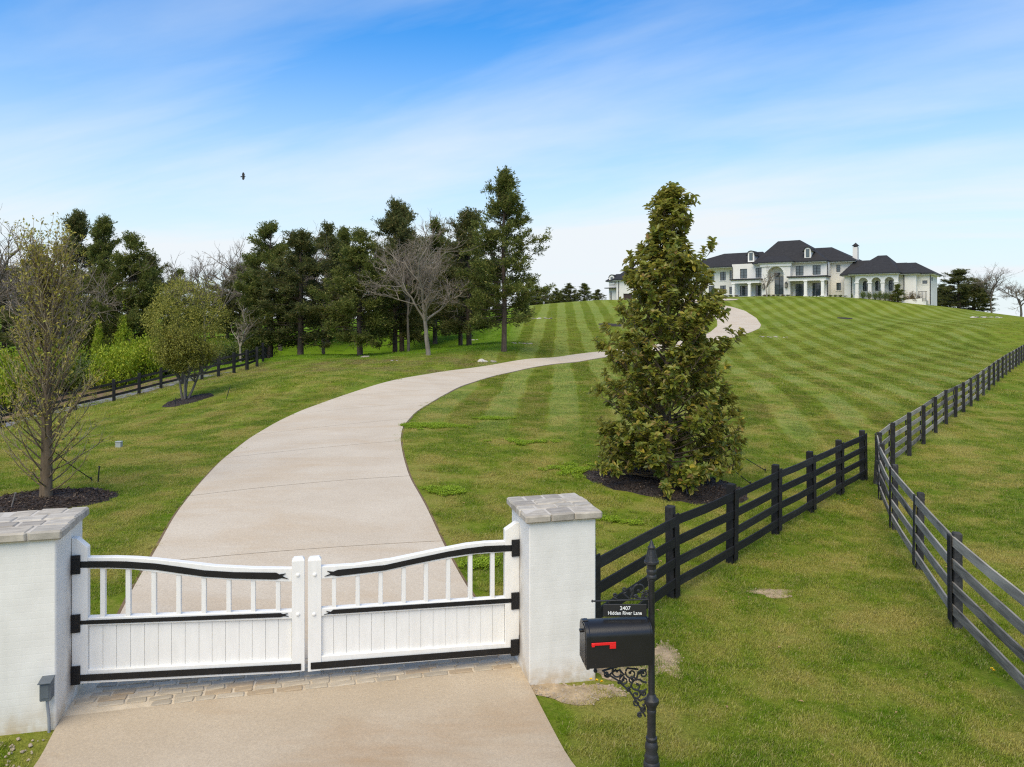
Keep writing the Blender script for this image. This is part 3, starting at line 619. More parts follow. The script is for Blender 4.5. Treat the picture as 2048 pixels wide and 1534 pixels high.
# electrical box on the left pillar
M['pvc'] = solid('grey_metal', (0.12, 0.14, 0.16), 0.5, 0.2); M['pvc2'] = solid('grey_conduit', (0.26, 0.28, 0.31), 0.5)
sA, zA = gpl(84, 1397, -0.03); sB, zB = gpl(107, 1353, -0.03); eb = empty('electrical_box', (*gl(0, (sA+sB)/2), zA), ANG); tag(eb, 'grey outdoor electrical box with conduit on the left gate pillar', 'box')
w = (sB-sA)/2; h = zB-zA
m = MB(); m.box(-w, w, -0.105, -0.001, 0, h*.93); m.build('housing', M['pvc'], eb, bevel=.008)
m = MB(); m.hexa([(-w-.006,-.135,h*.90),(w+.006,-.135,h*.90),(w+.006,-.001,h*.95),(-w-.006,-.001,h*.95),(-w-.006,-.135,h*.93),(w+.006,-.135,h*.93),(w+.006,-.001,h*1.02),(-w-.006,-.001,h*1.02)]); m.build('hood', M['pvc'], eb)
m = MB(); m.tube([(0,-.04,0.0),(0,-.04,-.06),(.012,-.035,-.2),(.014,-.03,-.45)], .014, 10); m.build('conduit', M['pvc2'], eb, True)
m = MB(); m.box(-w*.7, w*.7, -.112, -.104, h*.15, h*.8); m.build('cover_plate', M['pvc'], eb, bevel=.004)

# ------------------------------------------------------------------ the gate
KG = 0.45
k = Nodes('gate_white'); o_ = k.obj(); n_ = k.noise(k.mapping(o_, (1, 1, .15)), 20, 4); d_ = k.noise(o_, 2.2, 5, .65)
M['gw'] = k.done(k.pbr(k.mix(k.rng(d_, .5, .8, 0, .22), k.ramp(n_, [(.3, (.78,.765,.73)), (.7, (.84,.825,.79))]), (.60,.565,.50,1)), .45, 0, k.bump(n_, .12, .004), .4))
M['iron'] = solid('black_iron', (0.012, 0.012, 0.013), 0.42, 0.3, 0.5, var=.3, bump=.15, bscale=40)
Lz = lambda zx, zy: gpl(zx/2.77, 980+zy/2.77, KG)
Rz = lambda zx, zy: gpl(560+zx/2.673, 960+zy/2.673, KG)
def leaf(z, side, label, P):
    s0, zz0 = z(*P['foot']); base = gl(KG, s0); root = empty('gate_leaf', (*base, zz0), ANG); tag(root, label, 'gate', 'leaves of the white driveway gate')
    q = lambda pts: [(a-s0, b-zz0) for a, b in (z(*p) for p in pts)]
    W, I = M['gw'], M['iron']
    MB().prism(q(P['stile']), -.004, .092).build('hinge_stile', W, root, bevel=.005)
    p = q(P['post']); xa, xb = sorted((p[0][0], p[1][0])); zb, zt = p[0][1], p[1][1]; c = .022
    m = MB(); m.box(xa, xb, -.006, .098, zb, zt-c*1.4); v = [(xa,-.006),(xb,-.006),(xb,.098),(xa,.098)]
    m.hexa([(x, y, zt-c*1.4+.001) for x, y in v]+[(x+(c if x == xa else -c), y+(c if y < 0 else -c), zt) for x, y in v]); m.build('meeting_post', W, root, bevel=.003)
    up, lo = q(P['top_u']), q(P['top_l']); m = MB(); m.prism(up+lo[::-1], .004, .086); tr = m.build('top_rail', W, root, bevel=.004)
    mu, ml = q(P['mid_u']), q(P['mid_l']); MB().prism(mu+ml[::-1], .002, .088).build('middle_rail', W, root, bevel=.004)
    bu, bl = q(P['bot_u']), q(P['bot_l']); MB().prism(bu+bl[::-1], .002, .088).build('bottom_rail', W, root, bevel=.004)
    def line(pts, x): xs = [a for a, _ in sorted(pts)]; zs = [b for _, b in sorted(pts)]; return float(np.interp(x, xs, zs))
    e = [q([(x, P['by'])])[0][0] for x in P['boards']]
    for a, b in zip(e[:-1], e[1:]):
        a, b = min(a, b)+.0012, max(a, b)-.0012
        m = MB(); m.hexa([(a,.034,line(bu,a)-.02),(b,.034,line(bu,b)-.02),(b,.056,line(bu,b)-.02),(a,.056,line(bu,a)-.02),(a,.034,line(ml,a)+.02),(b,.034,line(ml,b)+.02),(b,.056,line(ml,b)+.02),(a,.056,line(ml,a)+.02)]); m.build('board', W, root, bevel=.0022)
    m = MB(); a, b = min(e), max(e); m.box(a, b, .0575, .064, line(bu, (a+b)/2)-.02, line(ml, (a+b)/2)); m.build('back_panel', W, root)
    for x in P['balusters']:
        cx = q([(x, P['baly'])])[0][0]; a, b = cx-.024, cx+.024
        m = MB(); m.hexa([(a,.014,line(mu,a)-.01),(b,.014,line(mu,b)-.01),(b,.078,line(mu,b)-.01),(a,.078,line(mu,a)-.01),(a,.014,line(lo,a)+.02),(b,.014,line(lo,b)+.02),(b,.078,line(lo,b)+.02),(a,.078,line(lo,a)+.02)]); m.build('baluster', W, root, bevel=.004)
    for key in ('strap_t', 'strap_m', 'strap_b'):
        u_, l_, fork = P[key]; y1 = {'strap_t': .0035, 'strap_m': .0015, 'strap_b': .0015}[key]
        if key == 'strap_b': y1 = -.0065
        sp_ = MB().prism(q(u_)+q(fork)+q(l_)[::-1], y1-.010, y1).build('strap', I, root)
        xs = np.linspace(q(u_)[0][0], q(u_)[-1][0], 9)[1:]
        for x in xs[:-1]:
            zc_ = (line(q(u_), x)+line(q(l_), x))/2; m = MB(); m.lathe([(.011, 0), (.009, .004), (.004, .006)], 8); b_ = m.build('bolt', I, sp_); b_.location = (x, y1-.010, zc_); b_.rotation_euler = (math.pi/2, 0, 0)
    for (x0, y0, x1, y1), barrel in P['plates']:
        a, b = q([(x0, y1)])[0], q([(x1, y0)])[0]; xa, xb = sorted((a[0], b[0])); za, zb = sorted((a[1], b[1]))
        h_ = MB().box(xa, xb, -.026, -.0045, za, zb).build('hinge_plate', I, root, bevel=.003)
        for i in (.25, .75):
            for j in (.25, .75):
                m = MB(); m.lathe([(.010, 0), (.008, .005), (.003, .007)], 8); b_ = m.build('bolt', I, h_); b_.location = (xa+(xb-xa)*i, -.026, za+(zb-za)*j); b_.rotation_euler = (math.pi/2, 0, 0)
        if barrel:
            xo = xa-.022 if side > 0 else xb+.022
            MB().lathe([(.020, za+.02), (.020, zb+.03), (.014, zb+.05)], 12, (xo, .0, 0)).build('hinge_pin', I, root, True)
            MB().box(min(xo, 0-s0 if side > 0 else GW-s0)+.001, max(xo, 0-s0 if side > 0 else GW-s0), -.012, .012, (za+zb)/2-.05, (za+zb)/2+.05).build('hinge_bracket', I, root)
    for zy in P['bolts']:
        x, z_ = q([zy])[0]; m = MB(); m.lathe([(.022, 0), (.020, .008), (.010, .015)], 14); b_ = m.build('carriage_bolt', W, root, True); b_.location = (x, -.006, z_); b_.rotation_euler = (math.pi/2, 0, 0)
    return root
PLf = dict(foot=(397, 1077), stile=[(397,1077),(486,1071),(486,318),(428,270),(397,266)], post=[(1617,1010),(1688,374)],
    top_u=[(486,376),(640,374),(760,378),(860,386),(1000,401),(1200,424),(1400,434),(1617,437)], top_l=[(486,437),(620,437),(740,442),(860,457),(1100,487),(1300,501),(1617,510)],
    mid_u=[(486,709),(1617,671)], mid_l=[(486,752),(1617,714)], bot_u=[(486,999),(1617,944)], bot_l=[(486,1072),(1617,1013)], by=850,
    boards=[487,565,641,719,796,873,947,1023,1100,1173,1248,1323,1396,1470,1543,1616], baly=600, balusters=[566,707,850,988,1128,1266,1402,1540],
    strap_t=([(447,395),(600,394),(700,396),(860,407),(1000,426),(1130,445),(1300,455),(1530,458)], [(447,430),(600,429),(700,432),(860,441),(1000,461),(1130,479),(1300,490),(1530,495)], [(1548,467),(1583,462),(1563,477),(1598,492),(1560,487)]),
    strap_m=([(447,723),(1555,681)], [(447,744),(1555,703)], [(1568,687),(1595,682),(1578,692),(1600,700),(1572,698)]),
    strap_b=([(447,1022),(1668,960)], [(447,1056),(1668,994)], []),
    plates=[((393,358,447,466), True), ((393,685,447,790), False), ((393,970,447,1078), True)], bolts=[(1651,470),(1651,688)])
PRf = dict(foot=(1280, 925), stile=[(1280,927),(1205,934),(1205,268),(1262,228),(1280,226)], post=[(150,1025),(222,412)],
    top_u=[(220,465),(400,455),(600,426),(800,384),(1000,345),(1100,334),(1206,330)], top_l=[(220,530),(400,516),(560,492),(700,461),(900,423),(1050,397),(1206,386)],
    mid_u=[(220,689),(1206,630)], mid_l=[(220,728),(1206,666)], bot_u=[(220,943),(1206,873)], bot_l=[(220,1019),(1206,934)], by=800,
    boards=[220,288,357,425,492,560,627,693,756,822,887,950,1015,1078,1141,1204], baly=600, balusters=[290,417,540,664,784,903,1021,1140],
    strap_t=([(1240,347),(1100,353),(1000,365),(900,382),(700,424),(560,455),(310,480)], [(1240,380),(1100,386),(1000,396),(900,411),(700,452),(560,483),(310,513)], [(285,490),(252,486),(272,500),(238,515),(275,508)]),
    strap_m=([(1240,632),(285,693)], [(1240,654),(285,715)], [(272,704),(247,700),(262,710),(235,719),(268,714)]),
    strap_b=([(1240,893),(165,975)], [(1240,925),(165,1010)], []),
    plates=[((1238,315,1282,408), True), ((1236,597,1278,690), False), ((1233,847,1275,938), True)], bolts=[(187,505),(183,716)])
leaf(Lz, 1, 'left leaf of the white wooden gate with black strap hinges', PLf)
leaf(Rz, -1, 'right leaf of the white wooden gate, hinged on the pillar by the mailbox', PRf)

# ------------------------------------------------------------------ mailbox on its cast post
TM = 6.4; mk = TM/F; mxy = ((1303-CX)*mk, TM); mz0 = hgt(*mxy)
mb = empty('mailbox', (mxy[0], mxy[1], mz0), 0); tag(mb, 'black mailbox with red flag on an ornate cast iron post', 'mailbox')
M['cast'] = solid('cast_black', (0.020, 0.021, 0.023), 0.48, 0.0, 0.45, var=.3, scale=20, bump=.35, bscale=70)
M['boxblk'] = solid('mailbox_black', (0.010, 0.010, 0.011), 0.33, 0.0, 0.5, var=.15, bump=.05, bscale=120)
M['red'] = solid('flag_red', (0.70, 0.010, 0.012), 0.4, var=.06)
lz = lambda zy: CZ-((1050+zy/3.17)-HY)*mk-mz0
lx = lambda zx: ((1100+zx/3.17)-1303)*mk
u = mk/3.17
prof = [(.085,-.05),(.085,.03),(.078,.05),(.074,.09),(.060,.10)]+[(r*u, lz(zy)) for r, zy in ((52,1520),(50,1500),(44,1492),(46,1470),(40,1448),(36,1440),(42,1405),(38,1380),(30,1368),(36,1360),(36,1345),(27,1338),(27,1195),(30,1185),(30,1172),(27,1166),(34,1150),(36,1140),(46,1125),(46,1105),(34,1095),(28,1078),(21,1070),(20,360),(25,352),(24,338),(31,332),(31,318),(26,312),(32,300),(32,285),(27,278),(30,262),(31,250),(46,240),(46,226),(40,222),(20,150),(24,146),(24,138),(17,132),(10,110),(2,94))]
m = MB(); m.lathe(prof, 22); m.build('post', M['cast'], mb, True)
for j in range(8):                                  # raised ribs on the finial cone
    a = j*math.pi/4; m = MB(); m.tube([(.052*math.cos(a), .052*math.sin(a), lz(220)), (.028*math.cos(a), .028*math.sin(a), lz(152))], .006, 6); m.build('finial_rib', M['cast'], mb, True)
# the box, arched like a loaf; local x along its length
PHI = math.radians(7); bx0 = (1175.7-CX)*6.22/F-mxy[0]; by0 = 6.22-mxy[1]; bz = CZ-(1338-HY)/F*6.22-mz0; BL, BW, BS, BR = .575, .27, .255, .105
bxo = Matrix.Translation((bx0, by0, bz)) @ Matrix.Rotation(PHI, 4, 'Z')
def arch(wd, sd, rs, ins=0.0, n=18): return [(ins, ins), (wd-ins, ins)]+[(wd/2+(wd/2-ins)*math.cos(math.pi*i/n), sd+(rs-ins)*math.sin(math.pi*i/n)) for i in range(n+1)]
def loaf(x0, x1, ins, mat, name, smooth=True):
    p = arch(BW, BS, BR, ins); n = len(p); m = MB()
    m.add([tuple(bxo @ Vector((x0, y, z))) for y, z in p]+[tuple(bxo @ Vector((x1, y, z))) for y, z in p], [tuple(range(n-1,-1,-1)), tuple(range(n, 2*n))]+[(i, (i+1)%n, (i+1)%n+n, i+n) for i in range(n)])
    return m.build(name, mat, mb, smooth)
body = loaf(0.012, BL, 0.0, M['boxblk'], 'box_body')
dr_ = loaf(-0.012, 0.014, -0.005, M['boxblk'], 'door')
loaf(-0.017, -0.0125, 0.022, M['boxblk'], 'door_panel').parent = dr_
def bbox_part(name, mat, x0, x1, y0, y1, z0, z1, parent, bev=.002):
    m = MB(); m.box(x0, x1, y0, y1, z0, z1); m.v = [tuple(bxo @ Vector(v)) for v in m.v]; return m.build(name, mat, parent, bevel=bev)
bbox_part('door_pull', M['boxblk'], -.045, -.016, BW/2-.02, BW/2+.02, BS+.01, BS+.03, dr_)
for z_, nm in ((.012, 'door_hinge'), (BS+BR+.004, 'latch_tab')): bbox_part(nm, M['boxblk'], -.02, .03, BW/2-.025, BW/2+.025, z_-.006, z_+.006, dr_)
for x_ in (.018, BL-.012): 
    p = arch(BW, BS, BR, -.004); m = MB(); m.tube([tuple(bxo @ Vector((x_, y, z))) for y, z in p[1:]], .004, 6); m.build('rolled_seam', M['boxblk'], body, True)
fl = bbox_part('flag', M['red'], .03, .245, -.012, -.006, BS-.055, BS-.032, mb, .0015)
bbox_part('flag_tab', M['red'], .19, .245, -.0125, -.0065, BS-.088, BS-.0545, fl, .0015); bbox_part('flag_pivot', M['red'], .032, .058, -.018, -.001, BS-.064, BS-.036, fl, .002)
bbox_part('mount_plate', M['cast'], .05, BL-.02, .05, BW-.05, -.016, -.001, mb)
def scroll(cx, cz, r, a0, turns, rad=.007, tail=None, shrink=.22, n=26):
    pts = []
    if tail: pts.append((tail[0], 0, tail[1]))
    for i in range(n):
        f = i/(n-1); a = a0+turns*2*math.pi*f; rr = r*(1-(1-shrink)*f); pts.append((cx+rr*math.cos(a), 0, cz+rr*math.sin(a)))
    rads = np.linspace(rad, rad*.8, len(pts)); m = MB(); m.tube(pts, rads, 7); m.lathe([(rad*.3,-rad*1.4),(rad*1.5,-rad*.7),(rad*1.7,0),(rad*1.5,rad*.7),(rad*.3,rad*1.4)], 8, pts[-1]); return m
X = lx; Z = lz
sb = [(430,935,44,math.pi*.4,1.15,(330,925)),(360,945,22,0,-1.2,(420,915)),(515,940,40,math.pi*.7,1.1,(560,915)),(590,945,30,math.pi,-1.2,(612,915)),(470,985,34,math.pi*.5,1.2,(440,915)),(520,985,26,0,1.2,(560,930)),
      (550,1020,46,math.pi*.2,1.1,(612,1000)),(545,1075,34,math.pi*.6,-1.2,(600,1060)),(590,1070,24,math.pi,-1.1,(612,1040)),(550,1130,26,math.pi*.2,1.2,(600,1100)),(585,1165,22,math.pi*.5,-1.2,(608,1130)),(570,1205,18,math.pi*.3,1.2,(606,1175)),(290,925,12,math.pi*.5,1.0,(290,905)),(440,1000,14,0,1,(470,960)),(500,1045,16,1,1,(520,1000))]
br_ = MB().tube([(X(300),0,bz-.022),(X(612),0,bz-.022)], .009, 8).build('bracket_arm', M['cast'], mb, True)
for cx, cy, r, a, t, tl in sb: scroll(X(cx), Z(cy), r*u, a, t, .0085, (X(tl[0]), Z(tl[1]))).build('bracket_scroll', M['cast'], br_, True)
MB().tube([(X(340),0,Z(930)),(X(430),0,Z(985)),(X(510),0,Z(1060)),(X(560),0,Z(1140)),(X(606),0,Z(1215))], .008, 7).build('bracket_rib', M['cast'], br_, True)
rod = MB().tube([(X(270),0,Z(483)),(X(640),0,Z(470))], .0075, 8).build('sign_arm', M['cast'], mb, True)
MB().lathe([(.002,-.012),(.011,0),(.002,.014)], 8, (X(268),0,Z(483))).build('arm_tip', M['cast'], rod, True)
for cx, cy, r, a, t, tl in ((410,445,16,math.pi*1.3,1.2,(425,470)),(470,412,20,math.pi*1.4,1.2,(500,465)),(520,410,14,math.pi*1.6,-1.2,(510,465)),(570,412,44,math.pi,-.95,(525,465)),(612,425,18,math.pi,1.2,(628,462)),(590,448,16,math.pi*1.2,1.2,(628,466)),(545,455,14,math.pi,-1.2,(580,468))):
    scroll(X(cx), Z(cy), r*u, a, t, .0075, (X(tl[0]), Z(tl[1]))).build('sign_scroll', M['cast'], rod, True)
M['signblk'] = solid('sign_black', (0.014, 0.014, 0.015), 0.5, var=.1); M['letter'] = solid('letter_white', (0.82, 0.82, 0.80), 0.5, var=.03)
sg = MB().box(X(340), X(612), -.006, .006, Z(580), Z(502)).build('sign_plate', M['signblk'], mb, bevel=.002)
for x_ in (375, 575): MB().tube([(X(x_),0,Z(503)),(X(x_),0,Z(478))], .004, 6).build('sign_hook', M['cast'], sg, True)
def text(body_, x, z, size, parent):
    cu = bpy.data.curves.new('lettering', 'FONT'); cu.body = body_; cu.size = size; cu.align_x = 'CENTER'; cu.align_y = 'CENTER'; cu.extrude = .0008; cu.offset = .0005; cu.space_character = 1.02
    to = bpy.data.objects.new('lettering_source', cu); COL.objects.link(to); bpy.context.view_layer.update()
    me = bpy.data.meshes.new_from_object(to.evaluated_get(bpy.context.evaluated_depsgraph_get())); bpy.data.objects.remove(to); me.materials.clear(); me.materials.append(M['letter'])
    o = link('lettering', me, parent); o.location = (x, -.0075, z); o.rotation_euler = (math.pi/2, 0, 0); return o
text('2407', X(476), Z(526), .046, sg); t2 = text('Hidden River Lane', X(474), Z(557), .0445, sg); t2.scale = (.88, 1, 1)

# ------------------------------------------------------------------ fences
M['fblk'] = wood_mat('fence_black', [(0.25, (0.009,0.009,0.010)), (0.5, (0.018,0.018,0.019)), (0.8, (0.045,0.044,0.043))], 0.65, 14.0, .22)
M['fgry'] = wood_mat('fence_weathered', [(0.25, (0.035,0.031,0.027)), (0.38, (0.16,0.148,0.128)), (0.56, (0.32,0.295,0.25)), (0.82, (0.50,0.46,0.39))], 0.85, 10, .12, .6)
M['fgry2'] = wood_mat('fence_post_weathered', [(0.25, (0.014,0.014,0.015)), (0.55, (0.045,0.045,0.046)), (0.85, (0.13,0.125,0.115))], 0.85, 10, .12, .6)
def fence(name, label, posts, side, mats, ph=1.42, tops=(1.30, .98, .66, .34), bh=.142, battens=True, bat_h=1.34, post_w=.13):
    P = [np.array([p[0], p[1], hgt(p[0], p[1])]) for p in posts]; root = empty(name, tuple(P[0])); tag(root, label, 'fence', 'board fences round the lawn'); O = P[0]; q = random.Random(len(posts))
    n = len(P); bm, pm = mats
    for i in range(n):
        d = (P[min(i+1, n-1)]-P[max(i-1, 0)])[:2]; d /= np.linalg.norm(d); nn = np.array([-d[1], d[0]])*side
        c = P[i]-O; rz = math.atan2(d[1], d[0]); w = post_w/2; tilt = q.uniform(-.018, .018)
        m = MB(); m.box(-w, w, -w, w, -.4, ph+q.uniform(-.02,.03)); o = m.build('post', pm, root, bevel=.012); o.location = c; o.rotation_euler = (tilt, q.uniform(-.015,.015), rz)
        off = nn*(w+.014)
        if battens:
            m = MB(); m.box(-.07, .07, -.0115, .0115, .06+q.uniform(-.02,.04), bat_h+q.uniform(-.01,.02)); o = m.build('batten', pm, root, bevel=.004); o.location = c+np.r_[nn*(w+.041), 0]; o.rotation_euler = (tilt, 0, rz)
        if i < n-1:
            e = P[i+1]-P[i]; L = np.linalg.norm(e[:2]); dd = e[:2]/L; n2 = np.array([-dd[1], dd[0]])*side; rzb = math.atan2(dd[1], dd[0])
            for t in tops:
                j = lambda: q.uniform(-.008, .008); sag = q.uniform(-.016, .008)
                z0, z1 = t-bh, t; y = 0.0135; dz = e[2]; V = []
                for f, zz in ((0.0, j()), (.5, sag+j()), (1.0, j())):
                    x = f*(L-.006)+.003; V += [(x,-y,z0+dz*f+zz),(x,y,z0+dz*f+zz),(x,y,z1+dz*f+zz),(x,-y,z1+dz*f+zz)]
                m = MB(); m.add(V, [(0,1,2,3)[::-1]]+[(a+k_, a+(k_+1)%4, a+4+(k_+1)%4, a+4+k_) for a in (0, 4) for k_ in range(4)]+[(8,9,10,11)])
                o = m.build('board', bm, root); o.location = P[i]-O+np.r_[n2*(post_w/2+.0145), 0]; o.rotation_euler = (0, 0, rzb)
    return root
def between(a, b, n): return [tuple(np.array(a)+(np.array(b)-np.array(a))*i/n) for i in range(n+1)]
gfp = [(gl(.5, GW+.82+.12))]+between((2.49, 11.3), (9.72, 20.1), 5)
fence('board_fence', 'black four-board fence running from the right pillar past the magnolia', gfp, -1, (M['fblk'], M['fblk']))
def at2(px, t): return ((px-CX)/F*t, t)
far = between((11.45, 21.8), (11.45+.809*46, 21.8+46), 24)
nearp = [(6.0, 6.2), (6.05, 8.2), at2(1915, 10.5), at2(1839, 13.05), at2(1790, 15.7), at2(1766, 18.0), at2(1760, 19.9)]
pf = [p for p in nearp]+far
fence('pasture_fence', 'weathered grey-black board fence bending round the pasture on the right', pf, 1, (M['fgry'], M['fgry2']), 1.39, (1.34, 1.0, .67, .35), post_w=.115)
fence('roadside_fence', 'black board fence along the side road at the left', [tuple(p[:2]) for p in FL], 1, (M['fblk'], M['fblk']), 1.40, (1.22, .86, .50), .15, False, post_w=.17)
bp = empty('brace_post', (*at2(1752, 19.7), hgt(*at2(1752, 19.7)))); tag(bp, 'leaning dark end post beside the gap between the two fences', 'post')
m = MB(); m.box(-.06,.06,-.05,.05,-.3,1.42); o = m.build('post', M['fgry2'], bp, bevel=.01); o.rotation_euler = (0, .09, .4)
m = MB(); m.box(-.02,.02,-.075,-.05,.1,1.3); o = m.build('cleat', M['fgry2'], bp, bevel=.004); o.rotation_euler = (0, .09, .4)

# ------------------------------------------------------------------ small things on the lawn
M['utility'] = solid('utility_grey', (0.33, 0.36, 0.34), 0.6)
g_ = ground(238, 895); ub = empty('utility_box', tuple(g_)); tag(ub, 'small grey utility box standing in the left lawn', 'box')
m = MB(); m.box(-.085,.085,-.07,.07,-.05,.17); m.build('housing', M['utility'], ub, bevel=.01); m = MB(); m.box(-.095,.095,-.08,.08,.171,.20); m.build('lid', M['utility'], ub, bevel=.008)
M['stake'] = solid('stake_black', (0.015,0.015,0.016), .6); M['stakegrey'] = solid('stake_grey', (0.15,0.13,0.12), .7)
def stake(px, py, h, lean, az, label, strap=None, mat='stake', r=.016):
    g = ground(px, py); e = empty('tree_stake', tuple(g)); tag(e, label, 'stake', 'stakes and guy straps of the young trees')
    m = MB(); t = Vector((math.sin(lean)*math.cos(az), math.sin(lean)*math.sin(az), math.cos(lean)))*h; m.tube([tuple(-t*.15), tuple(t)], r, 8); m.lathe([(r*1.5,-.012),(r*1.5,.006),(r*.6,.012)], 8, tuple(t)); m.build('stake_rod', M[mat], e, True)
    if strap is not None:
        m = MB(); a = np.array([0, 0, .05]); b = np.array(strap)-g; mid = (a+b)/2-np.array([0, 0, .04]); m.tube([tuple(a), tuple(mid), tuple(b)], .011, 6); m.build('guy_strap', M['stake'], e, True)
    return e
tt = lambda xy, z: (xy[0], xy[1], hgt(*xy)+z)
stake(196, 966, .40, .08, 0, 'black stake standing right of the sparse tree by the left pillar')
stake(184, 963, .10, .3, math.pi, 'peg with a black guy strap tied to the sparse tree trunk', tt(SPT, 1.25))
stake(20, 1024, .40, .25, .3, 'grey stake low beside the sparse tree trunk', None, 'stakegrey')
stake(350, 815, .45, .05, 0, 'short black stake in front of the round tree by the road')
stake(452, 800, .62, .30, 0, 'leaning black stake right of the round multi-stemmed tree', None)
stake(1376, 995, .45, .20, math.pi, 'grey stake leaning in the mulch in front of the magnolia', None, 'stakegrey')
stake(1502, 972, .10, .2, math.pi, 'peg with a strap from the magnolia to the ground behind the fence', tt(MAG, 1.75))
stake(1532, 945, .10, .2, math.pi, 'farther peg with a strap from the magnolia toward the fence gap', tt(MAG, 1.9))
g_ = ground(1341, 990); sl = empty('spotlight', tuple(g_), .5); tag(sl, 'small black landscape spotlight in the magnolia mulch bed', 'spotlight')
m = MB(); m.tube([(0,0,-.1),(0,0,.09)], .009, 8); m.build('spike', M['stake'], sl, True)
m = MB(); m.tube([(-.02,-.05,.06),(.0,.0,.11),(.03,.09,.20)], [.03,.038,.042], 12); m.build('lamp_head', M['stake'], sl, True)
# stones lying in the lawn
M['rock'] = []
for i, c in enumerate([(0.40,0.36,0.31),(0.52,0.48,0.43),(0.30,0.26,0.22)]): M['rock'].append(solid('rock_%d' % i, c, .9, var=.3, scale=3, bump=.8, bscale=14))
def rocks(px, py, spread, n, size, label, seed, flat=.45):
    g = ground(px, py); q = random.Random(seed); r = empty('rock_outcrop', tuple(g)); tag(r, label, 'rocks', 'stone outcrops in the lawn')
    for i in range(n):
        s = size*q.uniform(.5, 1.2); dx_, dy_ = q.uniform(-spread, spread), q.uniform(-spread*.35, spread*.35); m = MB(); pts = []
        for lat in (-.4, .35, .9):
            for k_ in range(7): a = 2*math.pi*(k_+.4*(lat > 0))/7; c = math.sqrt(1-lat*lat); pts.append((s*c*math.cos(a)*q.uniform(.7,1.25), s*c*math.sin(a)*q.uniform(.6,1.1), s*flat*lat*q.uniform(.7,1.3)))
        m.add(pts, [(k_, (k_+1)%7, 7+(k_+1)%7, 7+k_) for k_ in range(7)]+[(7+k_, 7+(k_+1)%7, 14+(k_+1)%7, 14+k_) for k_ in range(7)]+[tuple(range(14,21))])
        o = m.build('stone', q.choice(M['rock']), r, bevel=.01); o.location = (dx_, dy_, hgt(g[0]+dx_, g[1]+dy_)-g[2]+s*flat*.15); o.rotation_euler = (q.uniform(-.2,.2), q.uniform(-.2,.2), q.uniform(0,6))
rocks(978, 724, .55, 6, .30, 'pale flat rocks on the upper edge of the drive below the tall cedar', 1)
rocks(1083, 637, 1.2, 12, .28, 'low ring of pale stones high on the striped slope', 2, .25)
rocks(1043, 687, .8, 10, .22, 'small heap of stones right of the tall cedar trunk', 3, .3)
rocks(1545, 674, 1.6, 14, .20, 'line of stones at a brown bed below the drive bend', 4, .25)
rocks(1972, 635, 2.2, 16, .38, 'patch of pale stones on the slope at the far right', 5, .25)
rocks(720, 715, .6, 3, .35, 'flat grey stones at the foot of a dark cedar', 6, .25)
rocks(790, 722, .3, 2, .18, 'pair of small stones on the rough bank', 7, .4)
rocks(945, 680, .5, 3, .22, 'few stones between the cedars at the back', 8, .25)
rocks(300, 790, .9, 8, .22, 'pale stones at the foot of the roadside fence', 9, .3)
# fallen leaves and dandelions
M['dand'] = leaf_mat('dandelion', [(0, (.75,.48,.01)), (1, (.85,.60,.02))], .1, .6)
def dmesh(i):
    r = np.random.default_rng(i); n = 40; a = r.random(n)*6.283; D = np.c_[np.cos(a), np.sin(a), r.uniform(.2, 1.2, n)]; D /= np.linalg.norm(D, axis=1, keepdims=True)
    v, t = leaves_np(np.tile([0, 0, .06], (n, 1)), D, np.tile([0, 0, 1.0], (n, 1))+r.normal(size=(n, 3))*.2, np.full(n, .024), np.full(n, .008)); return np_mesh('dandelion', v, None, t, M['dand'])
dp = [ground(*p) for p in ((1984,1347),(1988,1351),(1193,1371),(1182,1369),(1690,1006),(1696,1004),(1713,1003),(1203,1374))]
scatter('dandelion', dp, np.full(len(dp), 1.0), [dmesh(1), dmesh(2)], 'few yellow dandelions in the grass', 2)
M['fallen'] = leaf_mat('fallen_leaf', [(0, (.18,.10,.04)), (.6, (.33,.21,.10)), (1, (.50,.38,.22))], .1, .8)
def fmesh(i):
    r = np.random.default_rng(i); v, t = leaves_np(np.array([[0,0,.05]]), np.array([[1,0,.05]]), np.array([[0,.15,1.0]]), np.array([.09]), np.array([.04]), .25); return np_mesh('fallen_leaf', v, None, t, M['fallen'])
T_ = rng.uniform(7, 22, 130); X_ = T_*rng.uniform(-.1, .8, 130); kx = free(X_, T_, 0); X_, T_ = X_[kx], T_[kx]
scatter('fallen_leaves', np.c_[X_, T_, height(X_, T_)], rng.uniform(.4, .9, len(X_)), [fmesh(i) for i in range(2)], 'dry brown leaves lying in the grass', 12)
dv = np.array([ground(*p) for p in ((355,1056),(349,1168),(823,1049),(130,1508),(1015,1300))]); dv[:, 2] -= .01
scatter('drive_leaves', dv, np.full(len(dv), .45), [fmesh(5)], 'few dry leaves lying on the driveway', 13)

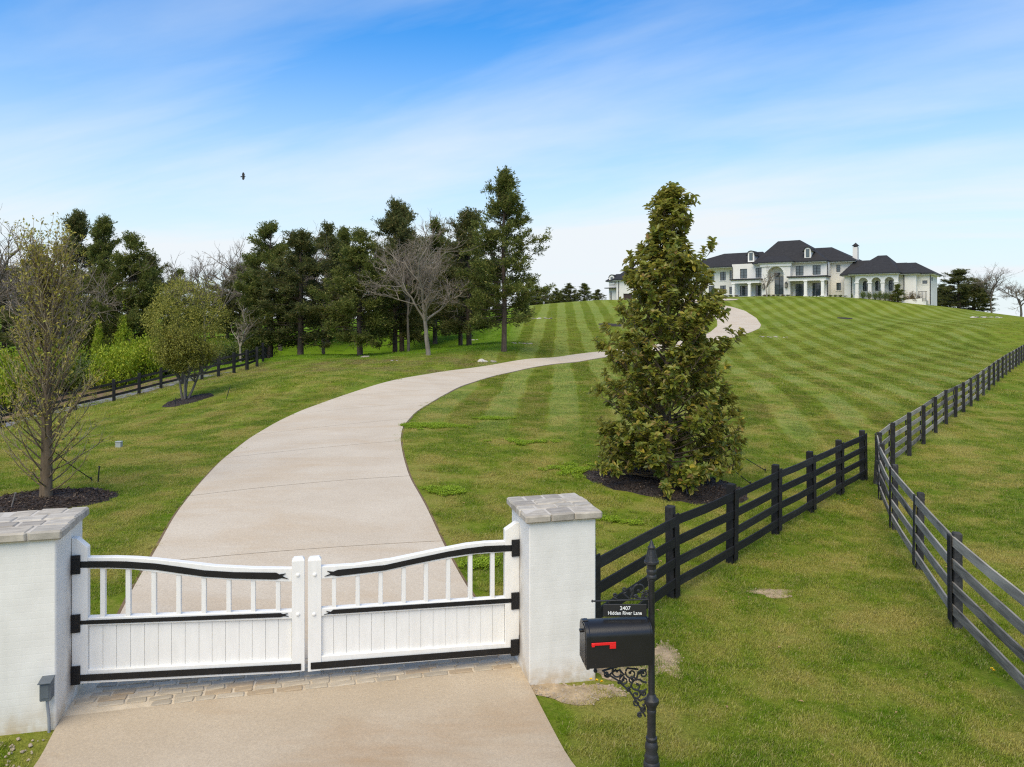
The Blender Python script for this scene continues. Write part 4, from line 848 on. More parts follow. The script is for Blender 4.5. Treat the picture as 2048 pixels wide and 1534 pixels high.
# ------------------------------------------------------------------ soaring bird
bt = 150.0; bird = empty('bird', ((487-CX)/F*bt, bt, CZ-(353-HY)/F*bt)); tag(bird, 'dark vulture soaring in the sky above the trees', 'bird')
M['bird'] = solid('bird_black', (0.012,0.011,0.011), .8)
m = MB(); m.tube([(-.38,0,0),(-.2,0,0),(0,0,.0),(.2,0,.0),(.33,0,.02),(.43,0,.02)], [.03,.10,.13,.11,.06,.05], 10); body_b = m.build('body', M['bird'], bird, True)
m = MB(); m.slabz([(-.22,-.07),(-.22,.07),(-.58,.16),(-.60,0),(-.58,-.16)], -.012, .012); m.build('tail', M['bird'], bird)
for s, Lw in ((1, 1.0), (-1, .82)):
    pts = [(.20,.08),(.26,.45),(.12,.80),(.04,.98),(-.02,.86),(-.08,.97),(-.13,.82),(-.20,.90),(-.24,.70),(-.30,.40),(-.24,.08)]
    m = MB(); m.slabz([(x, y*s*Lw) for x, y in (pts if s > 0 else pts[::-1])], -.012, .012); m.build('wing', M['bird'], bird)
bird.rotation_euler = (math.radians(78), math.radians(-4), math.radians(4))
# ------------------------------------------------------------------ the house on the hill
HN = np.array([-0.607, -0.7947]); HU = np.array([0.7947, -0.607])
H0 = np.array([(1575-CX)/F*148, 148.0]); HZ0 = CZ-(593-HY)/F*148
house = empty('mansion', (H0[0], H0[1], HZ0), math.atan2(HU[1], HU[0]))
tag(house, 'large white two-storey mansion with dark hipped roofs on top of the hill', 'house')
def hp(px, py, d):                                 # photo pixel -> (along the front, height) in the plane d metres in front of the main facade
    a, b = (px-CX)/F, -(py-HY)/F; v = np.array([a, 1.0]); t = (d+H0@HN)/(v@HN); xy = t*v; return float((xy-H0)@HU), CZ+b*t-HZ0
def h5(zx, zy, d): return hp(1400+zx/4.096, 460+zy/4.096, d)
def h4(zx, zy, d): return hp(1180+zx/5.689, 460+zy/5.689, d)
k = Nodes('white_brick'); o_ = k.obj(); n_ = k.noise(o_, .5, 5); f_ = k.noise(k.mapping(o_, (1, 1, 3)), 5, 5, .7)
M['hw'] = k.done(k.pbr(k.mix(k.rng(f_, .4, .75, 0, .25), k.ramp(n_, [(.3, (.73,.70,.645)), (.7, (.81,.785,.735))]), (.60,.56,.49,1)), .85, 0, k.bump(f_, .3, .03), .2))
M['htrim'] = solid('trim_white', (.79,.77,.725), .6, var=.04); M['hblk'] = solid('dark_metal_trim', (.018,.018,.020), .5)
k = Nodes('slate_shingle'); o_ = k.obj(); sp = k.n('ShaderNodeSeparateXYZ'); k.l(o_, sp.inputs[0]); n_ = k.noise(o_, 1.3, 5, .7); rows_ = k.math('SINE', k.math('MULTIPLY', sp.outputs[2], 34.0))
n2_ = k.noise(k.mapping(o_, (3, 3, 8)), 2.0, 3); M['hroof'] = k.done(k.pbr(k.ramp(k.math('ADD', k.math('MULTIPLY', n_, .5), k.math('MULTIPLY', n2_, .5)), [(.3, (.018,.017,.017)), (.7, (.040,.038,.038))]), .8, 0, k.bump(rows_, .5, .02), .25))
k = Nodes('window_glass'); M['glass'] = k.done(k.pbr((.055,.075,.085,1), .05, 0.0, None, 1.0, .5)); M['hdoor'] = solid('brown_door', (.05,.030,.022), .6)
FT = .35
def facade(name, s0, s1, d, depth, z0, z1, holes=(), arches=(), mat=None, parent=house, back=True):
    """front wall with real openings, returns, and closed sides; y = -d is the front plane"""
    y = -d; mat = mat or M['hw']; m = MB(); hs_ = [(a, b, c, e) for a, b, c, e in holes]+[(a, b, c, e) for a, b, c, e, _ in arches]
    xs = sorted({s0, s1, *[h[0] for h in hs_], *[h[1] for h in hs_]}); zs = sorted({z0, z1, *[h[2] for h in hs_], *[h[3] for h in hs_]})
    for i in range(len(xs)-1):
        for j in range(len(zs)-1):
            cx, cz = (xs[i]+xs[i+1])/2, (zs[j]+zs[j+1])/2
            if any(h[0] < cx < h[1] and h[2] < cz < h[3] for h in hs_): continue
            m.add([(xs[i],y,zs[j]),(xs[i+1],y,zs[j]),(xs[i+1],y,zs[j+1]),(xs[i],y,zs[j+1])], [(0,1,2,3)])
    for a, b, c, e in holes: m.add([(a,y,c),(b,y,c),(b,y,e),(a,y,e),(a,y+FT,c),(b,y+FT,c),(b,y+FT,e),(a,y+FT,e)], [(0,4,5,1),(1,5,6,2),(2,6,7,3),(3,7,4,0)])
    for a, b, c, e, rd in arches:                  # rd = reveal depth
        r = (b-a)/2; zs_ = e-r; n = 16; arc = [((a+b)/2+r*math.cos(math.pi-math.pi*i/n), zs_+r*math.sin(math.pi*i/n)) for i in range(n+1)]
        for p, q in zip(arc[:-1], arc[1:]): m.add([(p[0],y,p[1]),(q[0],y,q[1]),(q[0],y,e),(p[0],y,e)], [(0,1,2,3)])
        ed = [(a, c)]+arc+[(b, c)]
        for p, q in zip(ed[:-1], ed[1:]): m.add([(p[0],y,p[1]),(p[0],y+rd,p[1]),(q[0],y+rd,q[1]),(q[0],y,q[1])], [(0,1,2,3)])
    m.add([(s0,y,z0),(s1,y,z0),(s1,y+depth,z0),(s0,y+depth,z0),(s0,y,z1),(s1,y,z1),(s1,y+depth,z1),(s0,y+depth,z1)], [(1,2,6,5),(3,0,4,7),(4,5,6,7)]+([(2,3,7,6)] if back else []))
    return m.build(name, mat, parent)
def hip(s0, s1, d, depth, ze, zr, rs0, rs1, ov=.75, name='roof', lip=.22):
    a, b, y0, y1 = s0-ov, s1+ov, -d-ov, -d+depth+ov; ym = (y0+y1)/2; m = MB()
    m.add([(a,y0,ze),(b,y0,ze),(b,y1,ze),(a,y1,ze),(rs0,ym,zr),(rs1,ym,zr)], [(0,1,5,4),(1,2,5),(2,3,4,5),(3,0,4)])
    o = m.build(name, M['hroof'], house)
    m = MB(); m.box(a-.03, b+.03, y0-.03, y1+.03, ze-lip, ze-.004); m.build('gutter', M['hblk'], o)
    m = MB(); m.box(a+.12, b-.12, y0+.12, y1-.12, ze-lip-.12, ze-lip-.004); m.build('soffit', M['htrim'], o); return o
def window(s0, s1, d, z0, z1, cols=2, rows=1, sill=True, deep=.16, name='window', arch=False):
    y = -d+deep; w = .075; m = MB(); n = 12; top = []
    if arch:
        r = (s1-s0)/2; cx = (s0+s1)/2; zs_ = z1-r; o_arc = [(cx+r*math.cos(math.pi*i/n), zs_+r*math.sin(math.pi*i/n)) for i in range(n+1)]; i_arc = [(cx+(r-w)*math.cos(math.pi*i/n), zs_+(r-w)*math.sin(math.pi*i/n)) for i in range(n+1)]
        out = [(s0, z0), (s1, z0)]+o_arc; inn = [(s0+w, z0+w), (s1-w, z0+w)]+i_arc; N = len(out); V = []
        for yy in (y, y+.07): V += [(a, yy, b) for a, b in out]+[(a, yy, b) for a, b in inn]
        Fs = [(i, (i+1)%N, N+(i+1)%N, N+i) for i in range(N)]+[(N+i, N+(i+1)%N, 3*N+(i+1)%N, 3*N+i) for i in range(N)]; m.add(V, Fs); fr = m.build(name, M['hblk'], house)
        g = MB(); g.add([(a, y+.035, b) for a, b in inn], [tuple(range(N))]); g.build('pane', M['glass'], fr)
    else:
        m.box(s0, s1, y, y+.07, z0, z0+w); m.box(s0, s1, y, y+.07, z1-w, z1); m.box(s0, s0+w, y, y+.07, z0+w, z1-w); m.box(s1-w, s1, y, y+.07, z0+w, z1-w); fr = m.build(name, M['hblk'], house)
        for c in range(cols):
            a = s0+w+(s1-s0-2*w)*c/cols; b = s0+w+(s1-s0-2*w)*(c+1)/cols
            g = MB(); g.box(a+.002, b-.002, y+.03, y+.04, z0+w, z1-w); g.build('pane', M['glass'], fr)
    for c in range(1, cols):
        x = s0+(s1-s0)*c/cols; g = MB(); g.box(x-.06, x+.06, y-.01, y+.06, z0+w, z1-w); g.build('mullion', M['hblk'], fr)
    for r_ in range(1, rows):
        z = z0+(z1-z0)*r_/rows; g = MB(); g.box(s0+w, s1-w, y+.005, y+.05, z-.02, z+.02); g.build('glazing_bar', M['hblk'], fr)
    if sill: g = MB(); g.box(s0-.12, s1+.12, -d-.09, -d-.002, z0-.16, z0-.02); g.build('sill', M['htrim'], fr)
    return fr
def spout(s, d, z0, z1): m = MB(); m.tube([(s, -d-.10, z0), (s, -d-.10, z1-.5), (s, -d-.55, z1)], .075, 6); m.build('downspout', M['hblk'], house)
def rect(z, x0, y0, x1, y1, d): a = z(x0, y1, d); b = z(x1, y0, d); return (a[0], b[0], a[1], b[1])
DB = -2.5
# main block, left and right of the entrance
ze = h5(1000, 247, .75)[1]; GB = -1.8
wl_ = [rect(h5,328,317,386,398,0), rect(h5,455,310,503,392,0)]; wr_ = [rect(h5,783,293,848,375,0), rect(h5,922,287,988,368,0)]
dl_ = [rect(h5,328,458,389,540,0), rect(h5,455,452,503,540,0)]; dr2 = [rect(h5,782,440,850,543,0), rect(h5,920,433,990,540,0)]
sL = h5(262, 400, 0)[0]; sE0 = h5(505, 400, 1.6)[0]; sE1 = h5(740, 400, 1.6)[0]; sR = h5(1042, 400, 0)[0]
facade('wall', sL, sR, 0, 13, GB, ze, wl_+wr_+dl_+dr2)
for r_ in wl_+wr_: window(r_[0], r_[1], 0, r_[2], r_[3], 2, 3)
for r_ in dl_+dr2: window(r_[0], r_[1], 0, r_[2], r_[3], 2, 4, False, .2, 'french_door')
# main hipped roof with its wings
zrM = h5(730, 88, -6.5)[1]; hip(h5(470, 260, 0)[0], sR-.6, .3, 13, ze, zrM, h5(640, 95, -6.3)[0], h5(820, 83, -6.3)[0])
# entrance bay with the tall arch
zeE = ze+.05; ar = h5(553, 540, 1.6)[0], h5(685, 540, 1.6)[0]; at_ = h5(620, 298, 1.6)[1]
facade('entrance_bay', sE0, sE1, 1.6, 4.0, GB, zeE, (), [(ar[0], ar[1], GB+.01, at_, 1.55)], back=False)
dw = rect(h5, 612, 380, 690, 527, .05); window(dw[0], dw[1], .30, dw[2], dw[3], 2, 4, False, .2, 'glazed_entrance')
g = MB(); cx = (ar[0]+ar[1])/2; r0, r1 = (ar[1]-ar[0])/2+.02, (ar[1]-ar[0])/2+.35; zs_ = at_-(ar[1]-ar[0])/2
for i in range(14):
    a, b = math.pi*i/14+.006, math.pi*(i+1)/14-.006; P = [(cx+r*math.cos(t), zs_+r*math.sin(t)) for r, t in ((r0,a),(r1,a),(r1,b),(r0,b))]
    m = MB(); m.prism(P, -1.66, -1.602); m.build('arch_stone', M['htrim'], house)
hip(sE0, sE1, 1.6, 9.5, zeE, h5(660, 180, -2)[1], h5(600, 180, -2)[0], h5(655, 180, -2)[0], .7)
m = MB(); m.box(sE0-.25, sE1+.25, -1.6-.25, -1.602, zeE-.95, zeE-.36); m.build('cornice', M['htrim'], house)
M['lamp_glass'] = solid('lantern_glass', (.30,.28,.24), .2)
for zx, zy in ((522, 462), (705, 450)):
    s, z = h5(zx, zy, 1.9); lt = MB().box(s-.22, s+.22, -2.05, -1.65, z-.55, z-.48).build('wall_lantern', M['hblk'], house); MB().box(s-.17, s+.17, -2.0, -1.70, z-.478, z+.35).build('lantern_glass', M['lamp_glass'], lt)
    for a in (-.19, .19):
        for b in (-2.02, -1.68): MB().box(s+a-.03, s+a+.03, b-.03, b+.03, z-.478, z+.35).build('lantern_bar', M['hblk'], lt)
    MB().add([(s-.26,-2.09,z+.352),(s+.26,-2.09,z+.352),(s+.26,-1.61,z+.352),(s-.26,-1.61,z+.352),(s,-1.85,z+.75)], [(3,2,1,0),(0,1,4),(1,2,4),(2,3,4),(3,0,4)]).build('lantern_roof', M['hblk'], lt)
s, z = h5(632, 365, .4); m = MB(); m.prism([(s-.45,z-.35),(s+.45,z-.35),(s+.6,z+.35),(s-.6,z+.35)], -.75, -.35); m.build('hanging_lantern', M['hblk'], house)
# porches
def porch(x0, x1, zy_top, cols_, right):
    d = 3.0; s0, s1 = x0, x1; zt = zy_top
    pr_ = MB().box(s0-.25, s1+.25, -d-.3, -.004, zt-.28, zt).build('porch_roof', M['hblk'], house)
    MB().box(s0, s1, -d, -d+.4, zt-.95, zt-.282).build('beam', M['htrim'], pr_); MB().box(s1-.4, s1, -d+.402, -.004, zt-.95, zt-.282).build('beam', M['htrim'], pr_)
    MB().box(s0, s1, -d, -.004, GB, GB+1.70).build('porch_floor', M['htrim'], pr_)
    for c in cols_:
        co = MB().box(c-.27, c+.27, -d+.0-.03, -d+.51, GB+1.702, zt-1.1).build('column', M['htrim'], pr_)
        MB().box(c-.36, c+.36, -d-.12, -d+.60, zt-1.098, zt-.952).build('capital', M['htrim'], co); MB().box(c-.34, c+.34, -d-.10, -d+.58, GB+1.702, GB+1.92).build('plinth', M['htrim'], co)
sp0 = h5(255, 420, 3)[0]; porch(sp0, sE0-.01, h5(380, 398, 3.2)[1], [h5(273, 500, 3)[0], h5(403, 500, 3)[0]], False)
porch(sE1+.01, h5(1030, 420, 3)[0], h5(900, 374, 3.2)[1], [h5(863, 500, 3)[0], h5(1003, 500, 3)[0]], True)
# left wing behind the magnolia
s_l0 = h5(-160, 400, DB)[0]
xw = [(s_l0+1.5+i*2.6, s_l0+2.8+i*2.6, z_, z_+1.9) for i in range(4) for z_ in (GB+2.6, GB+5.6)]
facade('wall', s_l0, sL-.002, DB, 10, GB, ze-.25, xw+[rect(h5,242,330,268,400,DB), rect(h5,240,465,268,525,DB)]); 
for q_ in (rect(h5,242,330,268,400,DB), rect(h5,240,465,268,525,DB)): window(q_[0], q_[1], DB, q_[2], q_[3], 1, 3)
zw = h5(300, 190, -7)[1]; hip(s_l0, h5(500, 280, 0)[0], -1.4, 10.4, h5(300, 288, .75)[1], zw, h5(205, 196, -7)[0], h5(520, 185, -7)[0])
for q_ in xw: window(q_[0], q_[1], DB, q_[2], q_[3], 2, 3)
# right wing
sD1 = h5(1250, 300, -3)[0]
facade('wall', sR+.002, sD1, -3, 10, GB, ze-.05, [rect(h5,1117,285,1150,345,-3), rect(h5,1117,432,1155,495,-3)])
for q_ in (rect(h5,1117,285,1150,345,-3), rect(h5,1117,432,1155,495,-3)): window(q_[0], q_[1], -3, q_[2], q_[3], 1, 3)
hip(h5(900, 250, -1)[0], sD1, -2.6, 10.8, ze-.02, h5(1000, 145, -8)[1], h5(930, 148, -8)[0], h5(1080, 140, -8)[0])
for zx, d, yb in ((268, 0, 540), (742, 0, 540), (1046, 0, 543)): spout(h5(zx, 400, d)[0], d, GB, ze-.3)
# dormers
def dormer(cx, zt, zb, w, d):
    s, z1 = h5(cx, zt, d); z0 = h5(cx, zb, d)[1]; hw = h5(cx+w, zt, d)[0]-s; r = hw; n = 12; zs_ = z1-r*.8
    prof_ = [(s-hw, z0), (s+hw, z0)]+[(s+r*math.cos(math.pi*i/n), zs_+r*.8*math.sin(math.pi*i/n)) for i in range(n+1)]
    b = MB().prism(prof_, -d, -d+2.6).build('dormer', M['htrim'], house)
    o_ = [(s+(r+.16)*math.cos(math.pi*i/n), zs_+(r*.8+.16)*math.sin(math.pi*i/n)) for i in range(n+1)]; i_ = [(s+(r+.004)*math.cos(math.pi*i/n), zs_+(r*.8+.004)*math.sin(math.pi*i/n)) for i in range(n+1)]
    MB().prism([(s+r+.42, zs_-.30)]+o_+[(s-r-.42, zs_-.30), (s-r-.05, zs_-.14)]+i_[::-1]+[(s+r+.05, zs_-.14)], -d-.15, -d+2.6).build('dormer_roof', M['hroof'], b)
    w_ = hw*.45; MB().box(s-w_-.06, s+w_+.06, -d-.05, -d-.003, z0+.35, zs_+r*.3).build('dormer_frame', M['hblk'], b); MB().box(s-w_, s+w_, -d-.06, -d-.051, z0+.41, zs_+r*.3-.06).build('pane', M['glass'], b)
dormer(418, 174, 262, 26, -1.6); dormer(882, 143, 236, 27, .1)
# chimney
c0 = rect(h5, 1255, 140, 1293, 260, -7); m = MB(); m.box(c0[0], c0[1], 6.5, 7.9, GB, c0[3]); ch = m.build('chimney', M['hw'], house); sm_ = (c0[0]+c0[1])/2
m = MB(); m.add([(c0[0]-.15,6.35,c0[3]+.25),(c0[1]+.15,6.35,c0[3]+.25),(c0[1]+.15,8.05,c0[3]+.25),(c0[0]-.15,8.05,c0[3]+.25),(sm_,7.2,c0[3]+.95)], [(3,2,1,0),(0,1,4),(1,2,4),(2,3,4),(3,0,4)]); m.build('chimney_cap', M['hroof'], ch); MB().box(c0[0]+.15, c0[1]-.15, 6.65, 7.75, c0[3]+.002, c0[3]+.245).build('flue', M['hblk'], ch)
# single-storey right wing with the arcade
DA = 3.0; zeA = h5(1500, 346, DA+.7)[1]; sA0 = h5(1272, 500, DA)[0]; sA1 = h5(1622, 500, DA)[0]; GA = GB-.2
cols_ = [h5(x, 500, DA)[0] for x in (1284, 1390, 1496, 1606)]; cw = .30; zt_ = h5(1440, 388, DA)[1]
aa = [(cols_[i]+cw, cols_[i+1]-cw, GA+.01, zt_, .6) for i in range(3)]
facade('arcade_wall', sA0, sA1, DA, .6, GA, zeA-.3, (), aa, back=False)
for c in cols_:
    co = MB().box(c-cw-.05, c+cw+.05, -DA-.06, -DA-.002, GA, GA+2.0).build('pier_base', M['htrim'], house)
    z_ = zt_-(cols_[1]-cols_[0]-2*cw)/2; MB().box(c-cw-.10, c+cw+.10, -DA-.10, -DA-.002, z_-.22, z_).build('pier_capital', M['htrim'], co)
for i in range(3):
    a, b = aa[i][0], aa[i][1]; cx = (a+b)/2; r0 = (b-a)/2+.01; zs_ = zt_-(b-a)/2; arc = [(cx+(r0+.32)*math.cos(math.pi*j/14), zs_+(r0+.32)*math.sin(math.pi*j/14)) for j in range(15)]+[(cx+r0*math.cos(math.pi*j/14), zs_+r0*math.sin(math.pi*j/14)) for j in range(14, -1, -1)]
    MB().prism(arc, -DA-.05, -DA-.003).build('arch_band', M['htrim'], house)
DBk = DA-2.6; aw = []
for x0, y0, x1, y1 in ((1335,418,1372,502),(1435,414,1471,499),(1545,409,1584,498)): aw.append(rect(h5, x0, y0, x1, y1, DBk))
sE_0 = h5(1183, 450, DBk)[0]; sE_1 = h5(1680, 450, DBk)[0]
facade('wall', sE_0, sE_1, DBk, 11, GA, zeA-.02, (), [(a, b, c, e, .3) for a, b, c, e in aw])
for a, b, c, e in aw: window(a+.004, b-.004, DBk, c+.004, e-.004, 2, 3, True, .15, 'arched_window', True)
hip(sE_0+2.0, sE_1-1.2, DA, 13.6, zeA, h5(1495, 208, -3.8)[1], h5(1458, 211, -3.8)[0], h5(1530, 207, -3.8)[0], .75)
hip(sE_0, sE_0+8, DBk, 7.5, zeA-.03, h5(1330, 250, -3.3)[1], h5(1270, 252, -3.3)[0], h5(1420, 246, -3.3)[0], .7)
# end block
DF = .2; sF0 = sE_1+.002; sF1 = h5(1770, 450, DF+.8)[0]; sG1 = h5(1886, 450, DF-1.2)[0]; zeF = h5(1800, 350, DF)[1]
facade('wall', sF0, sF1, DF+.8, 8, GA-1.5, zeF); qg = rect(h5, 1822, 413, 1863, 441, DF-1.2)
facade('wall', sF1+.002, sG1, DF-1.2, 9, GA-3.0, zeF-.02, [qg]); window(qg[0], qg[1], DF-1.2, qg[2], qg[3], 1, 1)
hip(sF0-3, sF1, DF+.8, 9, zeF+.02, h5(1640, 270, -4)[1], h5(1560, 272, -4)[0], h5(1700, 268, -4)[0], .65)
hip(sF1-2, sG1, DF-1.2, 9, zeF, h5(1765, 266, -5.5)[1], h5(1680, 269, -5.5)[0], h5(1768, 266, -5.5)[0], .75)
yg = -(DF-1.2); MB().box(sG1+.02, sG1+.08, yg+1.7, yg+2.5, 2.6, 3.3).build('window', M['hblk'], house)
for zx, d in ((1240, DBk), (1672, DBk), (1888, DF-1.2)): spout(h5(zx, 400, d)[0], d, GA-2.0 if zx > 1800 else GA, zeA-.3)
# utility cabinets and retaining wall at the right corner
rw = empty('retaining_wall', (H0[0], H0[1], HZ0), house.rotation_euler.z); tag(rw, 'low white retaining wall with dark railing at the right end of the mansion', 'wall')
w0 = h5(1652, 585, 3.2); w1 = h5(1850, 560, 0.8); sA_, sB_ = w0[0], w1[0]
m = MB(); m.hexa([(sA_,-3.2,GA-3.2),(sB_,-.8,GA-3.2),(sB_,-.4,GA-3.2),(sA_,-2.8,GA-3.2),(sA_,-3.2,h5(1652,574,3.2)[1]),(sB_,-.8,h5(1850,556,.8)[1]),(sB_,-.4,h5(1850,556,.8)[1]),(sA_,-2.8,h5(1652,574,3.2)[1])]); m.build('masonry', M['hw'], rw)
zr0 = h5(1830, 556, 1.0)[1]
for i in range(7): s = h5(1790, 540, 1.2)[0]+i*.22; MB().box(s-.03, s+.03, -1.23, -1.17, zr0-.6, zr0+1.15).build('railing_bar', M['hblk'], rw)
MB().box(h5(1790,540,1.2)[0]-.05, h5(1790,540,1.2)[0]+1.4, -1.24, -1.16, zr0+1.152, zr0+1.22).build('top_rail', M['hblk'], rw)
for zx, zy in ((1855, 604), (1872, 610)):
    s, z = h5(zx, zy, -.2); cab = empty('utility_cabinet', tuple(np.r_[H0+HU*s+HN*(-.2), HZ0+z-1.0]), house.rotation_euler.z); tag(cab, 'grey service cabinet by the mansion corner, ' + ('taller one' if zx < 1860 else 'shorter one'), 'cabinet', 'service cabinets by the mansion')
    MB().box(-.28,.28,-.2,.2,0,1.6 if zx < 1860 else 1.1).build('housing', M['utility'], cab, bevel=.03); MB().box(-.24,.24,-.22,-.202,.2,.9).build('door', M['utility'], cab)
# garage block at the left end
DG = 2.0; zg = h4(400, 556, DG+.6)[1]; g0 = h4(300, 700, DG)[0]; g1 = h4(700, 700, DG)[0]; GG = h4(330, 800, DG)[1]-2
gd = rect(h4, 378, 722, 480, 795, DG)
facade('garage_wall', g0, g1, DG, 11, GG, zg, [gd]); MB().box(gd[0], gd[1], -DG+.2, -DG+.26, gd[2]-1, gd[3]).build('garage_door', M['hdoor'], house)
hip(g0, g1, DG, 11, zg, h4(480, 432, -3.5)[1], h4(440, 432, -3.5)[0], h4(640, 428, -3.5)[0], .75)
n0 = h4(215, 700, DG-2.5)[0]; facade('garage_wall', n0, g0+.5, DG-2.5, 7, GG, zg-.1, [rect(h4, 232, 700, 246, 795, DG-2.5)]); a_ = rect(h4, 232, 700, 246, 795, DG-2.5); window(a_[0], a_[1], DG-2.5, a_[2]-1, a_[3], 1, 3, False)
hip(n0, g0+2, DG-2.5, 7, zg-.12, h4(330, 500, -4)[1], h4(300, 505, -4)[0], h4(400, 500, -4)[0], .6)
sa, za = h4(245, 655, DG-1.6); MB().box(n0-.5, g0+.1, -(DG-1.2), -(DG-2.5)-.002, za-.2, za).build('awning', M['hblk'], house)
spout(h4(328, 600, DG)[0], DG, GG, zg-.2)
sd_, zd_ = h4(248, 512, DG-2.3); z0_ = h4(248, 620, DG-2.3)[1]; hw = .75; n = 10
b = MB().prism([(sd_-hw,z0_),(sd_+hw,z0_)]+[(sd_+hw*math.cos(math.pi*i/n), zd_-hw+hw*math.sin(math.pi*i/n)) for i in range(n+1)], -(DG-2.3), -(DG-2.3)+2.2).build('dormer', M['htrim'], house)
MB().prism([(sd_+(hw+.14)*math.cos(math.pi*i/n), zd_-hw+(hw+.14)*math.sin(math.pi*i/n)) for i in range(n+1)]+[(sd_+(hw+.003)*math.cos(math.pi*i/n), zd_-hw+(hw+.003)*math.sin(math.pi*i/n)) for i in range(n,-1,-1)], -(DG-2.3)-.1, -(DG-2.3)+2.2).build('dormer_roof', M['hroof'], b)
MB().box(sd_-.32, sd_+.32, -(DG-2.3)-.05, -(DG-2.3)-.002, z0_+.4, zd_-.5).build('pane', M['glass'], b)
# link between garage and left wing
l0, l1 = g1-.5, s_l0+.5
if l1 > l0: 
    facade('wall', l0, l1, DB-1.5, 9, GG, zg+.1, [(l0+(l1-l0)*f, l0+(l1-l0)*f+1.3, GB+2.7, GB+4.4) for f in (.2, .5, .8)])
    for f in (.2, .5, .8): window(l0+(l1-l0)*f, l0+(l1-l0)*f+1.3, DB-1.5, GB+2.7, GB+4.4, 2, 2)
    hip(l0, l1, DB-1.5, 9, zg+.1, h4(1150, 350, -8)[1]-.6, l0+3, l1, .7)
# ------------------------------------------------------------------ plants
def unit(v): return v/(np.linalg.norm(v, axis=-1, keepdims=True)+1e-9)
class Wood:
    def __init__(s): s.V = []; s.Q = []; s.n = 0
    def add(s, P, R, n=5):
        v, q = tube_np(np.asarray(P, float), np.asarray(R, float), n); s.V.append(v); s.Q.append(q+s.n); s.n += len(v)
    def mesh(s, name, mat): return np_mesh(name, np.concatenate(s.V), np.concatenate(s.Q), None, mat, True)
def curve(rng, p, d, L, n, up=0.0, jit=0.12, droop=0.0):
    P = [np.array(p, float)]; d = unit(np.array(d, float)); st = L/n
    for i in range(n):
        d = unit(d+np.array([0, 0, up-droop*i/n])+rng.normal(size=3)*jit); P.append(P[-1]+d*st)
    return np.array(P), d
def rdir(rng, n): return unit(rng.normal(size=(n, 3)))
def big_leaves(P, D, U, L, W, fold=.2, droop=.15):   # 6-point leaf, two quads along the midrib
    Sd = unit(np.cross(D, U)); N = np.cross(Sd, D); L = L[:, None]; W = W[:, None]
    a, b = P+D*L*.30, P+D*L*.68-N*L*droop*.4; tip = P+D*L-N*L*droop
    V = np.stack([P, a+Sd*W*.46+N*W*fold, b+Sd*W*.42+N*W*fold, tip, b-Sd*W*.42+N*W*fold, a-Sd*W*.46+N*W*fold], 1).reshape(-1, 3)
    k = np.arange(len(P))[:, None]*6; return V, np.concatenate([k+np.array([[0, 1, 2, 3]]), k+np.array([[0, 3, 4, 5]])], 1).reshape(-1, 4)
def plant(name, label, cat, xy, parts, group=None, rz=0.0, sc_=1.0, z=None, sz=None):
    e = empty(name, (xy[0], xy[1], hgt(*xy)-.03 if z is None else z), rz); e.scale = (sc_, sc_, sz or sc_); tag(e, label, cat, group)
    for n, me in parts: link(n, me, e)
    return e
M['bark_grey'] = bark_mat('bark_grey', (.085,.075,.062,1), (.20,.18,.155,1)); M['bark_cedar'] = bark_mat('bark_cedar', (.045,.034,.027,1), (.13,.098,.078,1))
M['bark_pale'] = bark_mat('bark_pale', (.17,.145,.115,1), (.34,.30,.245,1), 5); M['bark_brown'] = bark_mat('bark_brown', (.085,.062,.040,1), (.20,.15,.10,1)); M['bark_dark'] = bark_mat('bark_dark', (.030,.025,.02,1), (.085,.07,.055,1))
M['twig_tan'] = bark_mat('twig_tan', (.24,.19,.12,1), (.42,.35,.24,1)); M['twig_grey'] = bark_mat('twig_grey', (.15,.125,.10,1), (.31,.265,.215,1))
M['mag'] = leaf_mat('magnolia_leaf', [(0, (0.098,0.137,0.018)), (.35, (0.189,0.227,0.026)), (.65, (0.293,0.305,0.039)), (.85, (0.345,0.299,0.052)), (.94, (0.260,0.163,0.058)), (1.0, (0.572,0.468,0.052))], .42, .40, .45, (.36,.34,.07,1))
M['spl'] = leaf_mat('sparse_leaf', [(0, (.21,.19,.03)), (.5, (.36,.32,.055)), (.85, (.42,.33,.08)), (1, (.38,.42,.06))], .3, .5)
M['yng'] = leaf_mat('olive_leaf', [(0, (.12,.135,.018)), (.45, (.235,.235,.032)), (.8, (.36,.33,.055)), (1, (.48,.44,.10))], .32, .5)
M['ced'] = leaf_mat('cedar_spray', [(0, (0.062,0.081,0.028)), (.5, (0.116,0.136,0.043)), (.85, (0.186,0.189,0.062)), (1, (0.310,0.240,0.093))], .40, .7, .15)
M['ced2'] = leaf_mat('cedar_spray_green', [(0, (0.072,0.099,0.023)), (.5, (0.142,0.174,0.038)), (.85, (0.225,0.239,0.061)), (1, (0.334,0.290,0.102))], .40, .7, .15)
M['lime'] = leaf_mat('lime_leaf', [(0, (.16,.25,.015)), (.5, (.32,.42,.022)), (1, (.50,.52,.05))], .4, .5)
M['bush'] = leaf_mat('bush_leaf', [(0, (0.048,0.088,0.019)), (.5, (0.096,0.144,0.032)), (1, (0.208,0.240,0.064))], .2, .5)
M['rust'] = leaf_mat('rusty_shrub', [(0, (.05,.045,.015)), (.5, (.10,.075,.025)), (1, (.17,.11,.04))], .2, .6)

